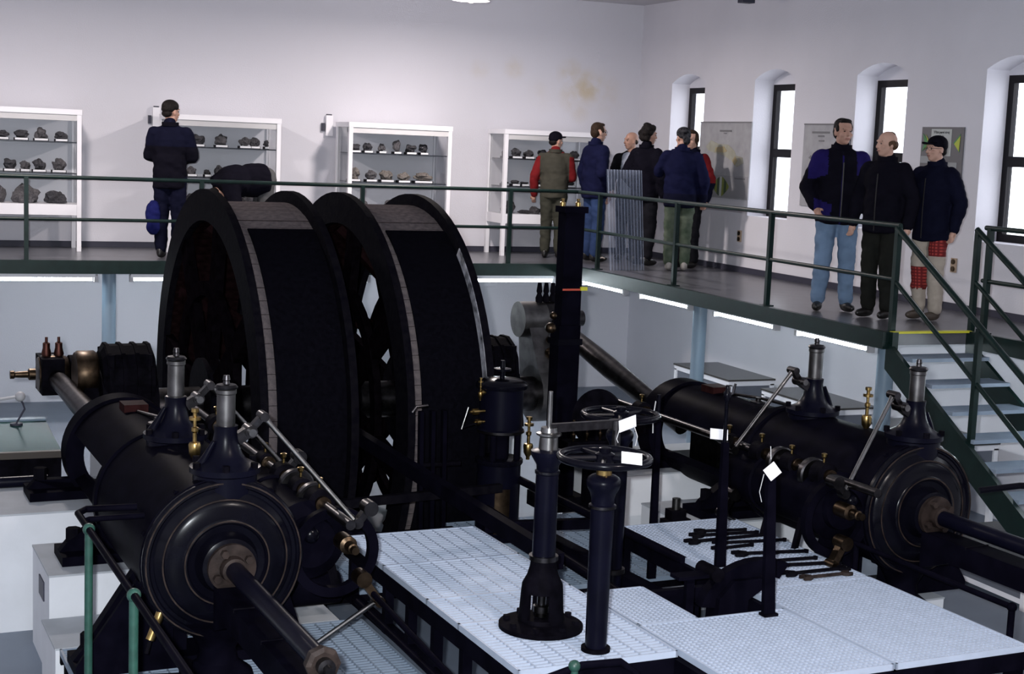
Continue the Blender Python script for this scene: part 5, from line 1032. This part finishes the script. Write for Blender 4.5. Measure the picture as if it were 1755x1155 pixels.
# --- the lone visitor at left
def bag(t, k, U, Hh):
    mb = MB(); mb.ell((-.17, -.06, .50), (.09, .10, .16)); mb.ell((-.17, -.06, .36), (.08, .10, .10)); g = fuse(mb, .015, 4, .008, 2.0); g.materials.append(M['blue_bag']); o = bpy.data.objects.new('shoulder_bag', g); COL.objects.link(o); o.parent = t; o['label'] = 'blue bag hanging at his side'; ORG[o.name] = Vector((0,0,0))
person('man in dark jacket and dark cap seen from behind left of drums', (2.93, 17.12), 68, 1.77, ('front','front'), ('black_cloth','navy_cloth'), lambda x,y,z: 1 if z > 1.25 else 0, ('navy_cloth',), None, 'leather', 'hair_dark', 'beanie', 'skin', head=-38, hem=.78, bulk=.98, extras=bag)
person('person in black jacket and grey trousers bending over behind left drum', (4.06, 17.32), 184, 1.74, ('hang','hang'), ('black_cloth',), None, ('grey_cloth',), None, 'leather', 'hair_dark', 'short', 'skin', bend=94, hem=.90, bulk=1.36, nod=20)
# --- group by the corner
person('man in dark cap, grey green vest and red sleeves by corner showcase', (7.94, 17.66), 62, 1.62, ('down','front'), ('olive_cloth','red_cloth'), lambda x,y,z: 1 if (abs(x) > .205 and z < 1.42) or z > 1.475 else 0, ('khaki_dark',), None, 'leather', 'black_cloth', 'cap', 'skin', head=-48, hem=.84, bulk=.98)
def sneak(t, k, U, Hh):
    for s in (-1, 1):
        e = MB(); e.tube([Vector((s*.095 + s*.042, -.03, .075))*k, Vector((s*.095 + s*.046, .03, .055))*k, Vector((s*.095 + s*.044, .08, .065))*k, Vector((s*.095 + s*.034, .12, .05))*k], .009, 6); part(t, 'shoe_stripe', e, 'reflector')
person('man in navy jacket and blue jeans with glasses turned to the right', (8.28, 17.16), 4, 1.755, ('down','pocket'), ('blue_navy',), None, ('jeans_blue',), None, 'leather', 'hair_brown', 'short', 'skin_pale', head=0, hem=.80, bulk=1.06, glasses=True, extras=sneak)
person('bald man in open jacket over pale shirt behind the plastic sheet', (8.88, 17.36), 218, 1.66, ('down','down'), ('charcoal','shirt_blue'), lambda x,y,z: 1 if (y > .06 and abs(x) < .085) else 0, ('navy_cloth',), None, 'leather', 'hair_brown', 'bald', 'skin', head=-34, hem=.85, bulk=1.0, collar=False)
person('man with curly black hair in black jacket right of plastic sheet', (8.73, 16.64), 20, 1.74, ('pocket','down'), ('black_cloth',), None, ('charcoal',), None, 'leather', 'hair_dark', 'curly', 'skin', head=-18, hem=.80, bulk=1.06)
person('man in camouflage trousers and patterned headscarf seen from behind', (8.83, 15.92), 62, 1.72, ('face','down'), ('blue_navy','navy_cloth'), lambda x,y,z: 1 if z < .95 else 0, ('camo_cloth',), None, 'shoe_pale', 'bandana', 'bandana', 'skin', head=28, hem=.78, bulk=1.06)
person('person with brown hair and red sleeve half hidden behind headscarf man', (9.20, 16.33), 205, 1.70, ('down','face'), ('navy_cloth','red_cloth'), lambda x,y,z: 1 if x < -.2 and z > 1.1 else 0, ('charcoal',), None, 'leather', 'hair_brown', 'long', 'skin_pale', head=10, hem=.80, bulk=1.0)
# --- the three visitors at the head of the stairs
def tallfn(x, y, z):
    if z > 1.425 and abs(x) < .13: return 0
    if abs(x) > .13 and z > 1.20 + .45 * max(0, .24 - abs(x)) and abs(x) < .29: return 1
    if .085 < abs(x) < .24 and .84 < z < .98 + .35 * (abs(x) - .085) and y > .03: return 1
    if abs(x) < .008 and y > 0: return 1
    return 0
person('tall man in purple and black jacket and light jeans facing camera', (8.22, 11.77), 245, 1.80, ('behind','pocket'), ('black_cloth','purple_cloth'), tallfn, ('jeans_light',), None, 'leather', 'hair_dark', 'short', 'skin', head=18, hem=.80, bulk=1.04, stance=.03, toes=14)
person('balding man in black jacket and dark green trousers beside tall man', (8.33, 11.22), 205, 1.69, ('down','down'), ('black_cloth',), None, ('dark_olive',), None, 'leather', 'hair_light', 'fringe', 'skin_pale', head=-28, hem=.80, bulk=1.02, toes=8)
def checkfn(x, y, z):
    if .30 < z < .52 and x > 0: return 1
    if .62 < z < .90 and x < -.05: return 1
    return 0
person('man in black cap and beige trousers with red checked patches', (8.75, 11.05), 195, 1.66, ('down','down'), ('navy_cloth',), None, ('beige_cloth','tartan'), checkfn, 'shoe_brown', 'black_cloth', 'cap', 'skin_pale', head=-15, hem=.76, bulk=1.02, glasses=True)
# ------------------------------------------------------------------ put the hall floor at z = 0
for o in list(SC.objects):
    if o.parent is None and o is not cam: o.location.z += LIFT
bpy.data.scenes.remove(WORK)
